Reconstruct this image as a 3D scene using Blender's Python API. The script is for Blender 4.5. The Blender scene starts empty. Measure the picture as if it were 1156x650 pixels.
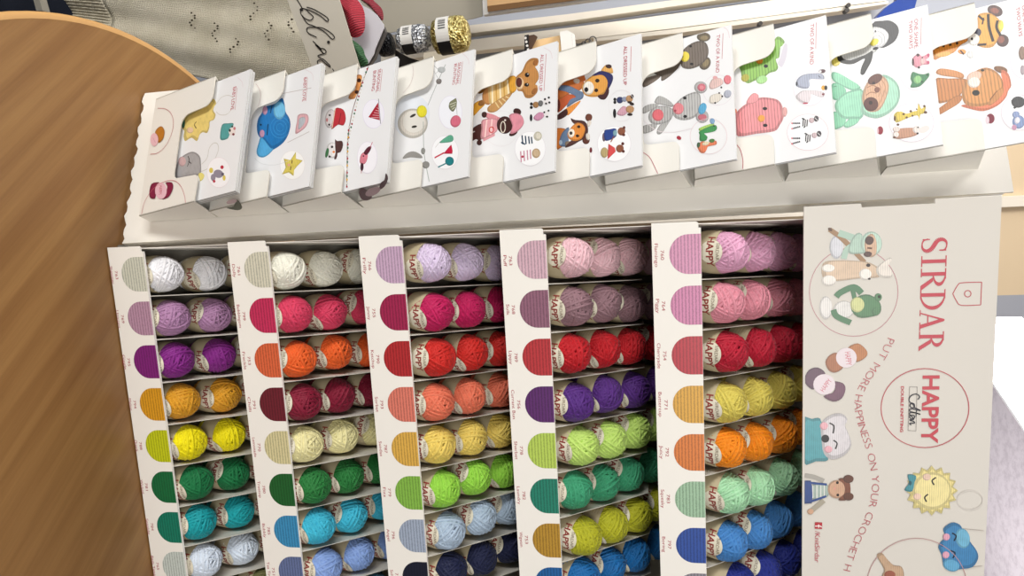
import bpy, bmesh, math, random
from mathutils import Vector, Matrix
random.seed(7)
PI = math.pi
U = 0.055                 # one tray column of the yarn stand, in metres
TZ = 0.72                 # height of the table top
scene = bpy.context.scene
col = scene.collection
def W(x, y, z): return Vector((x*U, y*U, (z+0.9)*U + TZ))

# ------------------------------------------------------------------ materials
def lin(c): return c/12.92 if c <= .04045 else ((c+.055)/1.055)**2.4
def rgb(h): return tuple(lin(int(h[i:i+2], 16)/255) for i in (0, 2, 4)) + (1,)
MATS = {}
def new_mat(name):
    m = bpy.data.materials.new(name); m.use_nodes = True
    nt = m.node_tree; b = nt.nodes['Principled BSDF']
    return m, nt, b
def N_(nt, t, **kw):
    n = nt.nodes.new(t)
    for k, v in kw.items():
        if k in n.inputs: n.inputs[k].default_value = v
        else: setattr(n, k, v)
    return n
def L_(nt, a, b): nt.links.new(a, b)
def plain(h, rough=.5, spec=.4, metal=0, bump=0, bscale=200, var=0, vscale=30, emit=0):
    key = ('plain', h, rough, spec, metal, bump, bscale, var, emit)
    if key in MATS: return MATS[key]
    m, nt, b = new_mat('paint_'+h)
    b.inputs['Base Color'].default_value = rgb(h)
    b.inputs['Roughness'].default_value = rough
    b.inputs['Specular IOR Level'].default_value = spec
    b.inputs['Metallic'].default_value = metal
    tc = N_(nt, 'ShaderNodeTexCoord')
    if var:
        n = N_(nt, 'ShaderNodeTexNoise', Scale=vscale, Detail=4); L_(nt, tc.outputs['Object'], n.inputs['Vector'])
        mx = N_(nt, 'ShaderNodeMix', data_type='RGBA', blend_type='MULTIPLY'); mx.inputs[0].default_value = var
        mx.inputs[6].default_value = rgb(h); L_(nt, n.outputs['Fac'], mx.inputs[7]); L_(nt, mx.outputs[2], b.inputs['Base Color'])
    if bump:
        n = N_(nt, 'ShaderNodeTexNoise', Scale=bscale, Detail=3); L_(nt, tc.outputs['Object'], n.inputs['Vector'])
        bp = N_(nt, 'ShaderNodeBump', Strength=bump, Distance=.001); L_(nt, n.outputs['Fac'], bp.inputs['Height']); L_(nt, bp.outputs[0], b.inputs['Normal'])
    if emit:
        b.inputs['Emission Color'].default_value = rgb(h); b.inputs['Emission Strength'].default_value = emit
    MATS[key] = m; return m
def printed(code):
    """ink on paper: plain, 'k' + colour = photographed crochet stitches, 's' + colour = strong crochet rows"""
    if code in MATS: return MATS[code]
    if len(code) == 6:
        m = plain(code, .38, .4); MATS[code] = m; return m
    h = code[1:]; m, nt, b = new_mat('print_'+code)
    b.inputs['Roughness'].default_value = .38
    tc = N_(nt, 'ShaderNodeTexCoord')
    w1 = N_(nt, 'ShaderNodeTexWave', bands_direction='Z', Scale=112 if code[0] == 's' else 150, Distortion=1.2, Detail=1)
    w2 = N_(nt, 'ShaderNodeTexWave', bands_direction='X', Scale=105, Distortion=3, Detail=1)
    ns = N_(nt, 'ShaderNodeTexNoise', Scale=130, Detail=3)
    for n in (w1, w2, ns): L_(nt, tc.outputs['Object'], n.inputs['Vector'])
    a = N_(nt, 'ShaderNodeMath', operation='MULTIPLY'); L_(nt, w1.outputs['Fac'], a.inputs[0]); a.inputs[1].default_value = 1.0 if code[0] == 's' else .42
    ad = N_(nt, 'ShaderNodeMath', operation='MULTIPLY_ADD'); L_(nt, ns.outputs['Fac'], ad.inputs[0]); ad.inputs[1].default_value = .5 if code[0] == 's' else .75; L_(nt, a.outputs[0], ad.inputs[2])
    cr = N_(nt, 'ShaderNodeValToRGB'); L_(nt, ad.outputs[0], cr.inputs[0])
    c = rgb(h); k = .62 if code[0] == 's' else .78
    cr.color_ramp.elements[0].color = (c[0]*k, c[1]*k, c[2]*k, 1); cr.color_ramp.elements[0].position = .2
    cr.color_ramp.elements[1].color = (min(1, c[0]*1.12), min(1, c[1]*1.12), min(1, c[2]*1.12), 1); cr.color_ramp.elements[1].position = .75
    L_(nt, cr.outputs[0], b.inputs['Base Color'])
    MATS[code] = m; return m
def yarn_mat(h, shine=.3):
    key = ('yarn', h)
    if key in MATS: return MATS[key]
    m, nt, b = new_mat('yarn_'+h)
    tc = N_(nt, 'ShaderNodeTexCoord')
    n = N_(nt, 'ShaderNodeTexNoise', Scale=90, Detail=3); L_(nt, tc.outputs['Object'], n.inputs['Vector'])
    n2 = N_(nt, 'ShaderNodeTexWave', bands_direction='DIAGONAL', Scale=330, Distortion=3, Detail=1); L_(nt, tc.outputs['Object'], n2.inputs['Vector'])
    mr = N_(nt, 'ShaderNodeMapRange'); mr.inputs['To Min'].default_value = .78; mr.inputs['To Max'].default_value = 1.12
    L_(nt, n.outputs['Fac'], mr.inputs['Value'])
    mx = N_(nt, 'ShaderNodeMix', data_type='RGBA', blend_type='MULTIPLY'); mx.inputs[0].default_value = 1
    mx.inputs[6].default_value = rgb(h); L_(nt, mr.outputs[0], mx.inputs[7]); L_(nt, mx.outputs[2], b.inputs['Base Color'])
    bp = N_(nt, 'ShaderNodeBump', Strength=.35, Distance=.0006); L_(nt, n2.outputs['Fac'], bp.inputs['Height']); L_(nt, bp.outputs[0], b.inputs['Normal'])
    b.inputs['Roughness'].default_value = .55; b.inputs['Specular IOR Level'].default_value = shine
    b.inputs['Sheen Weight'].default_value = .08; b.inputs['Sheen Roughness'].default_value = .5
    MATS[key] = m; return m
CARD = lambda: plain('E9E5DC', .42, .35, var=.05, vscale=9)
CARD_IN = lambda: plain('DAD5CA', .6, .2)
PAPER = lambda: plain('E8E8E9', .35, .4)

# ------------------------------------------------------------------ mesh helpers
class MB:
    """collects faces with per-face materials and links them as one mesh object"""
    def __init__(s): s.v = []; s.f = []; s.m = []; s.mats = []
    def mi(s, m):
        if m not in s.mats: s.mats.append(m)
        return s.mats.index(m)
    def face(s, pts, m):
        i = len(s.v); s.v += [Vector(p) for p in pts]; s.f.append(list(range(i, i+len(pts)))); s.m.append(s.mi(m))
    def mesh(s, vs, fs, m):
        i = len(s.v); s.v += [Vector(p) for p in vs]; k = s.mi(m)
        for f in fs: s.f.append([i+j for j in f]); s.m.append(k)
    def box(s, fn, x0, x1, y0, y1, z0, z1, m):
        vs = [fn(x, y, z) for x in (x0, x1) for y in (y0, y1) for z in (z0, z1)]
        s.mesh(vs, [(0, 1, 3, 2), (4, 6, 7, 5), (0, 4, 5, 1), (2, 3, 7, 6), (0, 2, 6, 4), (1, 5, 7, 3)], m)
    def plate(s, pts, thick, m, m_edge=None):
        """polygon (any winding) extruded by vector thick"""
        n = len(pts); t = Vector(thick); vs = [Vector(p) for p in pts]; bk = [p+t for p in vs]
        s.mesh(vs+bk, [list(range(n)), list(range(2*n-1, n-1, -1))], m)
        i = len(s.v)-2*n; k = s.mi(m_edge or m)
        for j in range(n): s.f.append([i+j, i+(j+1) % n, i+n+(j+1) % n, i+n+j]); s.m.append(k)
    def build(s, name, parent=None, origin=None, smooth=False, bevel=0):
        me = bpy.data.meshes.new(name)
        o = Vector(origin) if origin is not None else (parent_world(parent) if parent else Vector((0, 0, 0)))
        me.from_pydata([p-o for p in s.v], [], s.f)
        for m in s.mats: me.materials.append(m)
        me.polygons.foreach_set('material_index', s.m)
        if smooth: me.polygons.foreach_set('use_smooth', [True]*len(s.f))
        me.update()
        ob = bpy.data.objects.new(name, me); col.objects.link(ob)
        if parent: ob.parent = parent
        else: ob.location = o
        if parent and origin is not None: ob.location = o-parent_world(parent)
        if bevel:
            b = ob.modifiers.new('bevel', 'BEVEL'); b.width = bevel; b.segments = 2; b.limit_method = 'ANGLE'
        return ob
POS = {}
def parent_world(o):
    p = Vector(o.location)
    while o.parent: o = o.parent; p += Vector(o.location)
    return p
def tag(o, label=None, cat=None, group=None, kind=None):
    if label: o['label'] = label
    if cat: o['category'] = cat
    if group: o['group'] = group
    if kind: o['kind'] = kind
    return o
def empty(name, loc, label=None, cat=None, group=None):
    o = bpy.data.objects.new(name, None); o.empty_display_size = .02; col.objects.link(o); o.location = loc
    return tag(o, label, cat, group)

# ------------------------------------------------------------------ flat drawing (print, lettering)
def spline(pts, closed=True, seg=3):
    n = len(pts); out = []
    for i in range(n if closed else n-1):
        g = (lambda j: pts[j % n]) if closed else (lambda j: pts[min(max(j, 0), n-1)])
        a, b, c, d = g(i-1), g(i), g(i+1), g(i+2)
        for s in range(seg):
            t = s/seg
            out.append(tuple(.5*(2*b[k]+(c[k]-a[k])*t+(2*a[k]-5*b[k]+4*c[k]-d[k])*t*t+(3*b[k]-a[k]-3*c[k]+d[k])*t**3) for k in (0, 1)))
    if not closed: out.append(pts[-1])
    return out
def ellipse(c, u, v, n=20): return [(c[0]+u[0]*math.cos(t)+v[0]*math.sin(t), c[1]+u[1]*math.cos(t)+v[1]*math.sin(t)) for t in [2*PI*i/n for i in range(n)]]
def clip(poly, r):
    if r is None: return poly
    for ax, lim, sg in ((0, r[0], 1), (0, r[1], -1), (1, r[2], 1), (1, r[3], -1)):
        out = []
        for i in range(len(poly)):
            p, q = poly[i], poly[(i+1) % len(poly)]; a, b = (p[ax]-lim)*sg, (q[ax]-lim)*sg
            if a >= 0: out.append(p)
            if a*b < 0:
                t = a/(a-b); out.append((p[0]+(q[0]-p[0])*t, p[1]+(q[1]-p[1])*t))
        poly = out
        if len(poly) < 3: return []
    return poly
GLYPH = {}
def glyphs(txt, wt=0):
    """outline-filled lettering as triangles: (verts, faces, width), cap height 1"""
    if (txt, wt) in GLYPH: return GLYPH[txt, wt]
    cu = bpy.data.curves.new('lettering', 'FONT'); cu.body = txt; cu.resolution_u = 3; cu.offset = wt
    ob = bpy.data.objects.new('lettering', cu); col.objects.link(ob)
    me = ob.to_mesh(); s = 1/.729
    vs = [(v.co.x*s, v.co.y*s) for v in me.vertices]; fs = [tuple(p.vertices) for p in me.polygons]
    ob.to_mesh_clear(); bpy.data.objects.remove(ob); bpy.data.curves.remove(cu)
    w0 = min((v[0] for v in vs), default=0); w1 = max((v[0] for v in vs), default=0)
    GLYPH[txt, wt] = ([(v[0]-w0, v[1]) for v in vs], fs, w1-w0); return GLYPH[txt, wt]
class Ink:
    """draws shapes on a surface: fn(a, b, lift) gives the point; each shape lies a hair above the last"""
    def __init__(s, mb, fn, rect=None, step=.00045): s.mb = mb; s.fn = fn; s.r = rect; s.stack = False; s.step = step; s.h = step*2
    def poly(s, pts, m):
        q = clip(pts, s.r)
        if s.stack: s.h += s.step*.3
        if len(q) >= 3: s.mb.face([s.fn(a, b, s.h) for a, b in q], m)
    def stroke(s, pts, w, m):
        n = len(pts)
        if n < 2: return
        L = []; R = []
        for i in range(n):
            a = pts[max(i-1, 0)]; b = pts[min(i+1, n-1)]; d = math.hypot(b[0]-a[0], b[1]-a[1]) or 1
            nx, ny = -(b[1]-a[1])/d*w/2, (b[0]-a[0])/d*w/2
            L.append((pts[i][0]+nx, pts[i][1]+ny)); R.append((pts[i][0]-nx, pts[i][1]-ny))
        if s.r is None:
            vs = [s.fn(a, b, s.h) for p in zip(L, R) for a, b in p]
            s.mb.mesh(vs, [(2*i, 2*i+1, 2*i+3, 2*i+2) for i in range(n-1)], m)
        else:
            for i in range(n-1): s.poly([L[i], R[i], R[i+1], L[i+1]], m)
    def text(s, txt, a, b, h, m, bold=0, up=1):
        vs, fs, w = glyphs(txt, bold*.022); d = (b[0]-a[0], b[1]-a[1]); ln = math.hypot(*d) or 1; e = (d[0]/ln, d[1]/ln); n = (-e[1], e[0]); k = ln/max(w, 1e-6)
        s.mb.mesh([s.fn(a[0]+e[0]*v[0]*k+n[0]*v[1]*h, a[1]+e[1]*v[0]*k+n[1]*v[1]*h, s.h) for v in vs], fs, m)
    def path_text(s, txt, pts, h, m):
        P = spline(pts, False, 8); D = [0]
        for i in range(1, len(P)): D.append(D[-1]+math.dist(P[i], P[i-1]))
        adv = [glyphs(c)[2]+.16 if c != ' ' else .5 for c in txt]; k = D[-1]/sum(adv); x = 0
        def at(d):
            d = min(max(d, 0), D[-1])
            for i in range(1, len(P)):
                if D[i] >= d:
                    t = (d-D[i-1])/max(D[i]-D[i-1], 1e-9); return (P[i-1][0]+(P[i][0]-P[i-1][0])*t, P[i-1][1]+(P[i][1]-P[i-1][1])*t)
            return P[-1]
        for c, w in zip(txt, adv):
            if c != ' ': s.text(c, at(x*k), at((x+w-.16)*k), h, m, -.9)
            x += w
    def run(s, shapes):
        pr = lambda f: [(f[i]/1000, f[i+1]/1000) for i in range(0, len(f), 2)]
        for sh in shapes:
            k = sh[0]; m = printed(sh[1])
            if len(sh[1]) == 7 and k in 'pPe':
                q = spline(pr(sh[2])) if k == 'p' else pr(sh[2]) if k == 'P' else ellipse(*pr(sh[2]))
                dk = sh[1][0]+''.join('%02X' % int(int(sh[1][i:i+2], 16)*.85) for i in (1, 3, 5)); s.poly(q, printed(dk)); s.h += s.step  # darker rim paints shading for volume into each printed toy
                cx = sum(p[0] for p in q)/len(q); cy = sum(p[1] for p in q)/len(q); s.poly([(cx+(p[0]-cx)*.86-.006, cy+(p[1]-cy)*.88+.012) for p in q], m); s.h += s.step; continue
            if k == 'p': s.poly(spline(pr(sh[2])), m)
            elif k == 'P': s.poly(pr(sh[2]), m)
            elif k == 'e': s.poly(ellipse(*pr(sh[2])), m)
            elif k == 'l': q = pr(sh[3]); s.stroke(spline(q, False, 5) if len(q) > 2 else q, sh[2], m)
            elif k == 'o': q = ellipse(*pr(sh[3]), n=44); s.stroke(q+[q[0]], sh[2], m)
            elif k == 't': s.text(sh[2], sh[3], sh[4], sh[5], m, sh[6])
            elif k == 'pt': s.path_text(sh[2], pr(sh[3]), sh[4], m)
            s.h += s.step
ART={'cov':[[('l','CFCBC4',.016,[617,2075,507,2212,517,2432,650,2625,855,2614,968,2461,924,2237,817,2096]),
('p','kE3CB78',[466,1939,596,2059,671,2009,757,1988,879,2084,993,2050,1005,1919,1137,1928,1262,1874,1211,1731,1244,1624,1380,1558,1251,1351,1285,1149,1150,1063,1019,1066,893,957,678,1035,620,1328,551,1637,480,1806]),
('l','3A3020',.022,[890,1455,951,1398,1060,1482]),
('e','kE0BFA0',[1051,1268,28,117,76,14]),
('e','k3E6E5A',[818,990,15,60,122,23]),
('t','B8384A','BABY LOVE',(.364,2.559),
(.905,2.563),.112,0),
('l','B8384A',.008,[407,2690,938,2713]),
('p','k4F9C9B',[1184,2345,1201,2541,1243,2709,1348,2692,1517,2613,1566,2557,1550,2383,1448,2323]),
('e','E8DCD6',[1427,2696,26,110,97,15]),
('e','2B2B2B',[1384,2621,9,35,36,6]),
('e','C77A80',[1372,2763,10,39,39,6]),
('e','7A3038',[1503,2750,9,39,29,5]),
('e','2B2B2B',[1309,2686,8,31,23,4]),
('l','DCC9CC',.008,[164,2678,304,2828,448,2883]),
('l','C9C5BD',.016,[1980,1823,1872,1981,1658,2010,1565,2125,1606,2263,1761,2323,1959,2236,2114,2088,2154,1831]),
('p','kA5A3A4',[1751,981,1648,1102,1600,1324,1626,1512,1767,1718,1958,1797,2214,1820,2192,1525,2180,1158,2128,1008,1969,939]),
('e','kC8A6A6',[1768,1134,29,136,121,23]),
('l','3A3434',.022,[1679,1316,1806,1386,1931,1340]),
('l','3A3434',.019,[1809,1354,1888,1469]),
('e','F4F2F4',[2292,2420,78,375,349,58]),
('o','E3D6DA',.008,[2292,2420,78,375,349,58]),
('e','8E8796',[2373,2262,16,80,83,14]),
('e','8E8796',[2322,2416,65,157,83,-24]),
('e','D9C45C',[2193,2167,14,67,64,11]),
('e','D9C45C',[2454,2616,10,48,63,10]),
('e','B52A44',[2194,2510,11,53,44,7]),
('e','B52A44',[2468,2309,9,44,32,5]),
('e','5a5468',[2360,2558,9,44,38,6]),
('p','kE0D27A',[2313,1816,2200,1751,2174,1835,2259,1960,2346,1932,2376,1849])],[('l','BFB6B4',.014,[476,1816,581,2688]),
('l','BFB6B4',.014,[1688,2129,1587,2742]),
('p','k1773B4',[1084,1122,893,1137,786,1229,662,1318,663,1633,579,1829,775,1935,946,1981,1140,2122,1340,2170,1544,2111,1670,1987,1746,1774,1729,1629,1463,1365,1295,1194]),
('p','k4FA3D3',[1370,1310,1696,1625,1744,1725,1843,1583,1870,1421,1805,1266,1679,1197,1496,1235]),
('e','k6FB9DE',[863,1783,48,187,219,28]),
('o','3F95CF',.011,[1279,1857,26,105,90,11]),
('o','3F95CF',.011,[1279,1857,49,202,172,22]),
('o','3F95CF',.011,[1279,1857,72,294,251,32]),
('e','kC08FA8',[746,1330,20,79,108,15]),
('e','kC08FA8',[1291,1312,19,78,93,13]),
('l','10243A',.027,[672,1542,858,1513]),
('l','10243A',.027,[1106,1475,1368,1477]),
('e','10243A',[1066,1247,8,31,23,3]),
('p','kD9A9AE',[1137,2360,1115,2456,1177,2638,1314,2692,1453,2631,1524,2484,1545,2349,1411,2333,1261,2355]),
('p','kB4BAC0',[1209,2420,1220,2565,1321,2596,1412,2529,1462,2418,1337,2411]),
('t','B8384A','BABY LOVE',(.279,2.439),
(.836,2.455),.094,0),
('l','B8384A',.008,[304,2548,852,2563]),
('l','DCC9CC',.008,[85,2456,243,2671,419,2729]),
('e','F5F4F2',[2236,2334,77,360,325,39]),
('o','E2DAD8',.008,[2236,2334,77,360,325,39]),
('P','kD8C65E',[1958,2406,2119,2425,2203,2627,2292,2484,2364,2400,2497,2404,2385,2254,2390,2058,2257,2148,2035,2065,2116,2268]),
('l','5A3A20',.025,[2127,2321,2202,2318]),
('l','5A3A20',.025,[2259,2302,2342,2296]),
('e','E0A890',[2214,2233,9,40,31,4]),
('l','CFCFCF',.008,[1828,1164,2005,1398,2127,1824,2121,2222])],[('e','EFEDF5',[1234,2307,73,287,328,25]),
('o','DDD4EA',.008,[1234,2307,73,287,328,25]),
('p','kD89455',[251,1915,196,1779,294,1673,513,1768,612,1606,704,1596,746,1751,653,1818,518,1900,395,1916]),
('e','3a201a',[344,1848,16,58,49,4]),
('e','3a201a',[603,1806,16,58,45,4]),
('l','7A5A50',.022,[65,2098,545,1884,1037,1720,1550,1653,1764,1646]),
('e','D8D0C8',[65,2098,7,23,26,2]),
('e','9A2030',[133,2055,7,23,26,2]),
('e','3a6a4a',[204,2025,7,23,26,2]),
('e','D8D0C8',[277,1999,7,23,26,2]),
('e','D8D0C8',[351,1974,7,23,26,2]),
('e','9A2030',[424,1952,6,23,26,2]),
('e','3a6a4a',[498,1930,6,23,26,2]),
('e','D8D0C8',[572,1909,6,23,26,2]),
('e','D8D0C8',[647,1890,6,23,26,2]),
('e','9A2030',[721,1871,6,23,26,2]),
('e','3a6a4a',[796,1852,6,23,26,2]),
('e','D8D0C8',[870,1834,6,23,26,2]),
('e','D8D0C8',[945,1816,6,23,26,2]),
('e','9A2030',[1019,1799,6,23,26,2]),
('e','3a6a4a',[1094,1783,6,23,26,2]),
('e','D8D0C8',[1169,1766,6,23,26,2]),
('e','D8D0C8',[1243,1750,6,23,25,2]),
('e','9A2030',[1318,1735,6,23,25,2]),
('e','3a6a4a',[1392,1719,6,23,25,2]),
('e','D8D0C8',[1467,1704,6,23,25,2]),
('e','D8D0C8',[1541,1689,5,23,25,2]),
('e','9A2030',[1615,1674,5,23,25,2]),
('e','3a6a4a',[1690,1660,5,23,25,2]),
('e','D8D0C8',[1764,1646,5,23,25,2]),
('e','kDDD6D6',[1037,1098,56,153,216,-19]),
('p','kB3242F',[829,1222,924,1463,1151,1552,1294,1497,1240,1339,1300,1159,1059,1186]),
('l','D9C9B0',.027,[829,1222,1279,1177]),
('l','7A1A22',.025,[987,1400,1215,1367]),
('e','2a2020',[952,1078,8,32,26,3]),
('e','2a2020',[1177,1085,8,32,26,3]),
('e','C98080',[1047,1009,8,32,46,5]),
('t','B8384A','SEASONAL',(.237,2.358),
(.763,2.336),.085,0),
('t','B8384A','BUNTING',(.237,2.23),
(.699,2.215),.086,0),
('l','B8384A',.008,[269,2470,768,2445]),
('P','A81F33',[1007,2416,1423,2490,1278,2180]),
('l','2a2028',.011,[924,2417,1509,2518]),
('l','E3C6C8',.011,[1117,2388,1164,2453]),
('l','E3C6C8',.011,[1164,2356,1214,2457]),
('l','E3C6C8',.011,[1211,2323,1264,2460]),
('l','E3C6C8',.011,[1257,2291,1314,2464]),
('l','E3C6C8',.011,[1304,2258,1363,2468]),
('l','7A5A50',.022,[1367,1674,1764,1653,2229,1688,2714,1717]),
('e','D8D0C8',[1365,1662,6,23,25,2]),
('e','9A2030',[1443,1655,6,23,25,2]),
('e','3a6a4a',[1524,1656,5,23,25,2]),
('e','E0B030',[1604,1659,5,23,25,2]),
('e','D8D0C8',[1685,1662,5,23,25,2]),
('e','9A2030',[1765,1666,5,23,25,2]),
('e','3a6a4a',[1845,1670,5,23,25,2]),
('e','E0B030',[1926,1674,5,23,25,2]),
('e','D8D0C8',[2005,1679,5,23,25,2]),
('e','9A2030',[2085,1684,5,23,25,2]),
('e','3a6a4a',[2165,1689,5,23,25,2]),
('e','E0B030',[2244,1693,5,23,25,2]),
('e','D8D0C8',[2323,1699,5,23,25,2]),
('e','9A2030',[2402,1704,5,23,24,2]),
('e','3a6a4a',[2481,1709,5,23,24,2]),
('e','E0B030',[2559,1714,5,23,24,2]),
('e','D8D0C8',[2638,1719,4,23,24,2]),
('e','9A2030',[2716,1725,4,22,24,2]),
('e','kE4E0DF',[1798,1232,37,165,184,18]),
('p','k4A2A28',[1566,1294,1618,1356,1650,1492,1766,1530,1893,1477,1903,1383,2015,1375,2013,1310,1877,1335,1716,1308]),
('e','k3E7A4A',[1828,1088,17,43,106,-17]),
('e','2a2020',[1722,1224,8,35,29,3]),
('e','2a2020',[1934,1176,7,32,25,3]),
('e','DD8030',[1850,1283,9,39,25,2]),
('e','F3F1F6',[2179,2220,58,263,349,28]),
('o','DDD4E4',.008,[2179,2220,58,263,349,28]),
('p','kD9808F',[2241,2027,2081,2049,2045,2155,2122,2233,2266,2209,2316,2123]),
('p','k5A2030',[2052,2119,1954,2220,1964,2314,2058,2282,2123,2197]),
('l','C77080',.019,[1976,2286,1867,2335]),
('e','k3A1A28',[2363,2095,9,40,91,8]),
('l','C77080',.014,[2432,2086,2499,2092]),
('e','3A1A28',[2127,2118,5,22,18,2])],[('e','DDE1E8',[1169,1221,235,455,440,-142]),
('e','kCFC8BE',[1339,1256,98,395,339,20]),
('o','A9A39A',.014,[1339,1256,96,387,333,19]),
('e','DAD6CE',[1308,1282,71,287,251,15]),
('e','kDDD12A',[1127,1483,35,135,141,8]),
('e','2B2622',[1165,1256,-17,74,29,17]),
('e','2B2622',[1428,1307,5,69,29,8]),
('l','9AA09A',.014,[207,2042,506,1884,1027,1634]),
('e','kB5B8B8',[304,1943,28,97,70,3]),
('e','k77716e',[553,1886,20,70,63,3]),
('l','A9ADAD',.011,[151,1746,346,1928]),
('l','A9ADAD',.011,[354,1791,267,1925]),
('l','A9ADAD',.008,[280,1752,542,1903]),
('t','B8384A','SEASONAL',(.264,2.358),
(.757,2.317),.077,0),
('t','B8384A','BUNTING',(.267,2.264),
(.727,2.229),.071,0),
('l','B8384A',.008,[271,2465,756,2423]),
('e','EEEFF5',[1328,2207,73,285,365,15]),
('o','DCD4E4',.008,[1328,2207,73,285,365,15]),
('p','k7D7F62',[1071,2263,1061,2339,1216,2355,1336,2274,1228,2170,1109,2178]),
('l','D8D8C8',.016,[1156,2183,1146,2339]),
('l','D8D8C8',.016,[1218,2213,1197,2328]),
('l','D8D8C8',.016,[1280,2242,1248,2316]),
('e','kD06A80',[1563,2342,73,118,110,-53]),
('l','8a8a80',.008,[1215,2351,1446,2377]),
('l','DCC9CC',.008,[83,2458,249,2596,378,2617]),
('l','9AA09A',.014,[1370,1537,1986,1581,2329,1650,2733,1755]),
('e','k8b8b86',[2031,1566,12,52,73,4]),
('e','k85837f',[2350,1651,20,93,78,4]),
('p','8f8c88',[2085,1046,1985,1146,1982,1321,2088,1500,2182,1547,2101,1258]),
('e','F4F4F6',[2180,2111,73,326,361,16]),
('o','DCD4DA',.008,[2180,2111,73,326,361,16]),
('p','k5FA88A',[1932,1967,1831,2195,1884,2296,1985,2287,1972,2102]),
('P','kC01E3F',[2046,2257,2207,2296,2252,2291,2205,2079,2115,2174]),
('l','C01E3F',.033,[2185,2095,2243,1865]),
('e','k1F7A80',[2396,2232,23,105,97,4]),
('l','1F7A80',.03,[2424,2161,2466,1959]),
('l','B8B0A8',.008,[1932,1967,2023,1871])],[('p','k7a4f1f',[624,767,551,900,555,1084,688,1054,734,905]),
('p','kD69A2E',[1200,759,949,751,891,943,997,1052,1101,916]),
('e','k8A5A28',[958,962,-29,76,62,39]),
('p','kB57D45',[884,976,716,988,621,1151,853,1206,1042,1162,1002,1046]),
('p','kDDB978',[574,1150,574,1621,917,1665,1033,1534,1023,1437,1054,1185,862,1124]),
('l','EEE0BE',.036,[599,1207,1037,1224]),
('l','C99A48',.036,[600,1299,1025,1321]),
('l','EEE0BE',.036,[601,1390,1015,1418]),
('l','C99A48',.036,[602,1481,1004,1514]),
('l','EEE0BE',.036,[603,1571,993,1609]),
('p','kB98A52',[941,1532,939,1691,1176,1440,1247,1281,1209,1133,1104,1108,1032,1243]),
('l','E0C690',.025,[1030,1292,1182,1383]),
('l','E0C690',.025,[1009,1373,1130,1462]),
('l','E0C690',.025,[987,1453,1078,1541]),
('l','E0C690',.025,[966,1532,1026,1620]),
('p','kD79B33',[560,1596,567,1749,707,1789,887,1779,935,1675,843,1620]),
('p','kBF864A',[609,1765,512,1906,340,1998,279,2122,328,2265,438,2278,476,2201,635,2279,788,2286,900,2204,968,2269,1077,2251,1154,2130,1111,1991,962,1921,893,1801]),
('e','k9A6232',[403,2210,36,44,49,-32]),
('e','k9A6232',[1024,2190,33,36,52,-45]),
('e','kE3C39A',[762,1853,27,98,143,2]),
('e','k5A2A22',[737,1840,20,69,110,1]),
('e','1a1412',[623,2026,15,53,52,1]),
('e','1a1412',[839,2019,15,53,42,0]),
('e','E8E0D8',[610,2045,4,12,12,0]),
('e','E8E0D8',[829,2037,3,12,12,0]),
('t','B8384A','ALL DRESSED UP',(.263,2.332),
(1.065,2.294),.077,0),
('l','B8384A',.008,[279,2454,1084,2409]),
('l','DCC9CC',.008,[125,2399,263,2551,426,2588]),
('o','E2DEE0',.008,[1647,1436,97,400,391,8]),
('p','k4B241F',[1704,726,1533,714,1443,845,1449,994,1699,1024,1805,938,1743,854,1764,762]),
('l','E8E4E0',.022,[1571,742,1564,815]),
('p','kD08890',[1208,987,1194,1053,1351,1333,1460,1406,1489,1304,1339,1106]),
('e','k3d1c18',[1244,1031,16,63,68,2]),
('l','D99AA0',.088,[1794,1020,1733,1294]),
('e','k3d1c18',[1843,929,15,63,58,2]),
('p','kD99AA0',[1350,991,1398,1302,1510,1362,1686,1347,1759,1149,1768,970,1535,973]),
('l','EFCFCB',.03,[1372,1100,1757,1064]),
('l','EFCFCB',.03,[1390,1221,1729,1200]),
('o','C5453F',.022,[1624,1217,13,55,61,1]),
('e','kD58C96',[1533,1395,14,58,145,3]),
('e','k3E1D1A',[1377,1809,64,83,54,-35]),
('e','k3E1D1A',[1822,1729,-26,93,50,26]),
('e','k3E1D1A',[1594,1524,45,185,192,4]),
('p','kDC8E9C',[1418,1622,1394,1763,1481,1904,1630,1967,1736,1922,1821,1785,1810,1653,1653,1704]),
('o','DCD2C2',.022,[1630,1486,13,54,120,2]),
('e','E8E0D8',[1492,1534,6,22,21,0]),
('e','1c1a1c',[1289,2130,9,34,33,0]),
('e','1c1a1c',[1366,2130,9,34,33,0]),
('e','kA0764a',[1336,2228,18,67,68,0]),
('e','k6a6a6a',[1334,2333,14,54,65,0]),
('e','E4E0E0',[1328,2456,17,66,70,0]),
('e','1c1a1c',[1269,2432,6,24,24,0]),
('e','1c1a1c',[1365,2528,6,24,23,0]),
('e','1c1a1c',[1369,2456,6,24,21,0]),
('e','1c1a1c',[1256,2516,6,24,23,0]),
('e','1c1a1c',[1589,2126,8,30,76,1]),
('p','kC58BA6',[1602,2178,1516,2298,1575,2418,1655,2389,1689,2269]),
('e','E4E0E0',[1587,2463,15,59,76,0]),
('e','1c1a1c',[1546,2418,5,21,20,0]),
('e','1c1a1c',[1535,2510,5,21,20,0]),
('e','1c1a1c',[1655,2478,7,27,20,0]),
('e','F4F4F5',[2238,2108,77,338,360,3]),
('o','DCD6DC',.008,[2238,2108,77,338,360,3]),
('l','2C4257',.03,[1915,1928,2115,1949]),
('l','2C4257',.03,[1944,2002,2126,2022]),
('l','2C4257',.03,[1973,2075,2137,2095]),
('l','2C4257',.03,[1999,2136,2145,2155]),
('l','2C4257',.027,[2062,1908,2127,2001]),
('o','B9B49E',.022,[2018,2277,18,78,86,1]),
('e','kD8D2C2',[2018,2277,16,66,75,0]),
('l','C48A9C',.027,[2249,1901,2482,1917]),
('l','C48A9C',.027,[2254,1975,2475,1989]),
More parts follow.
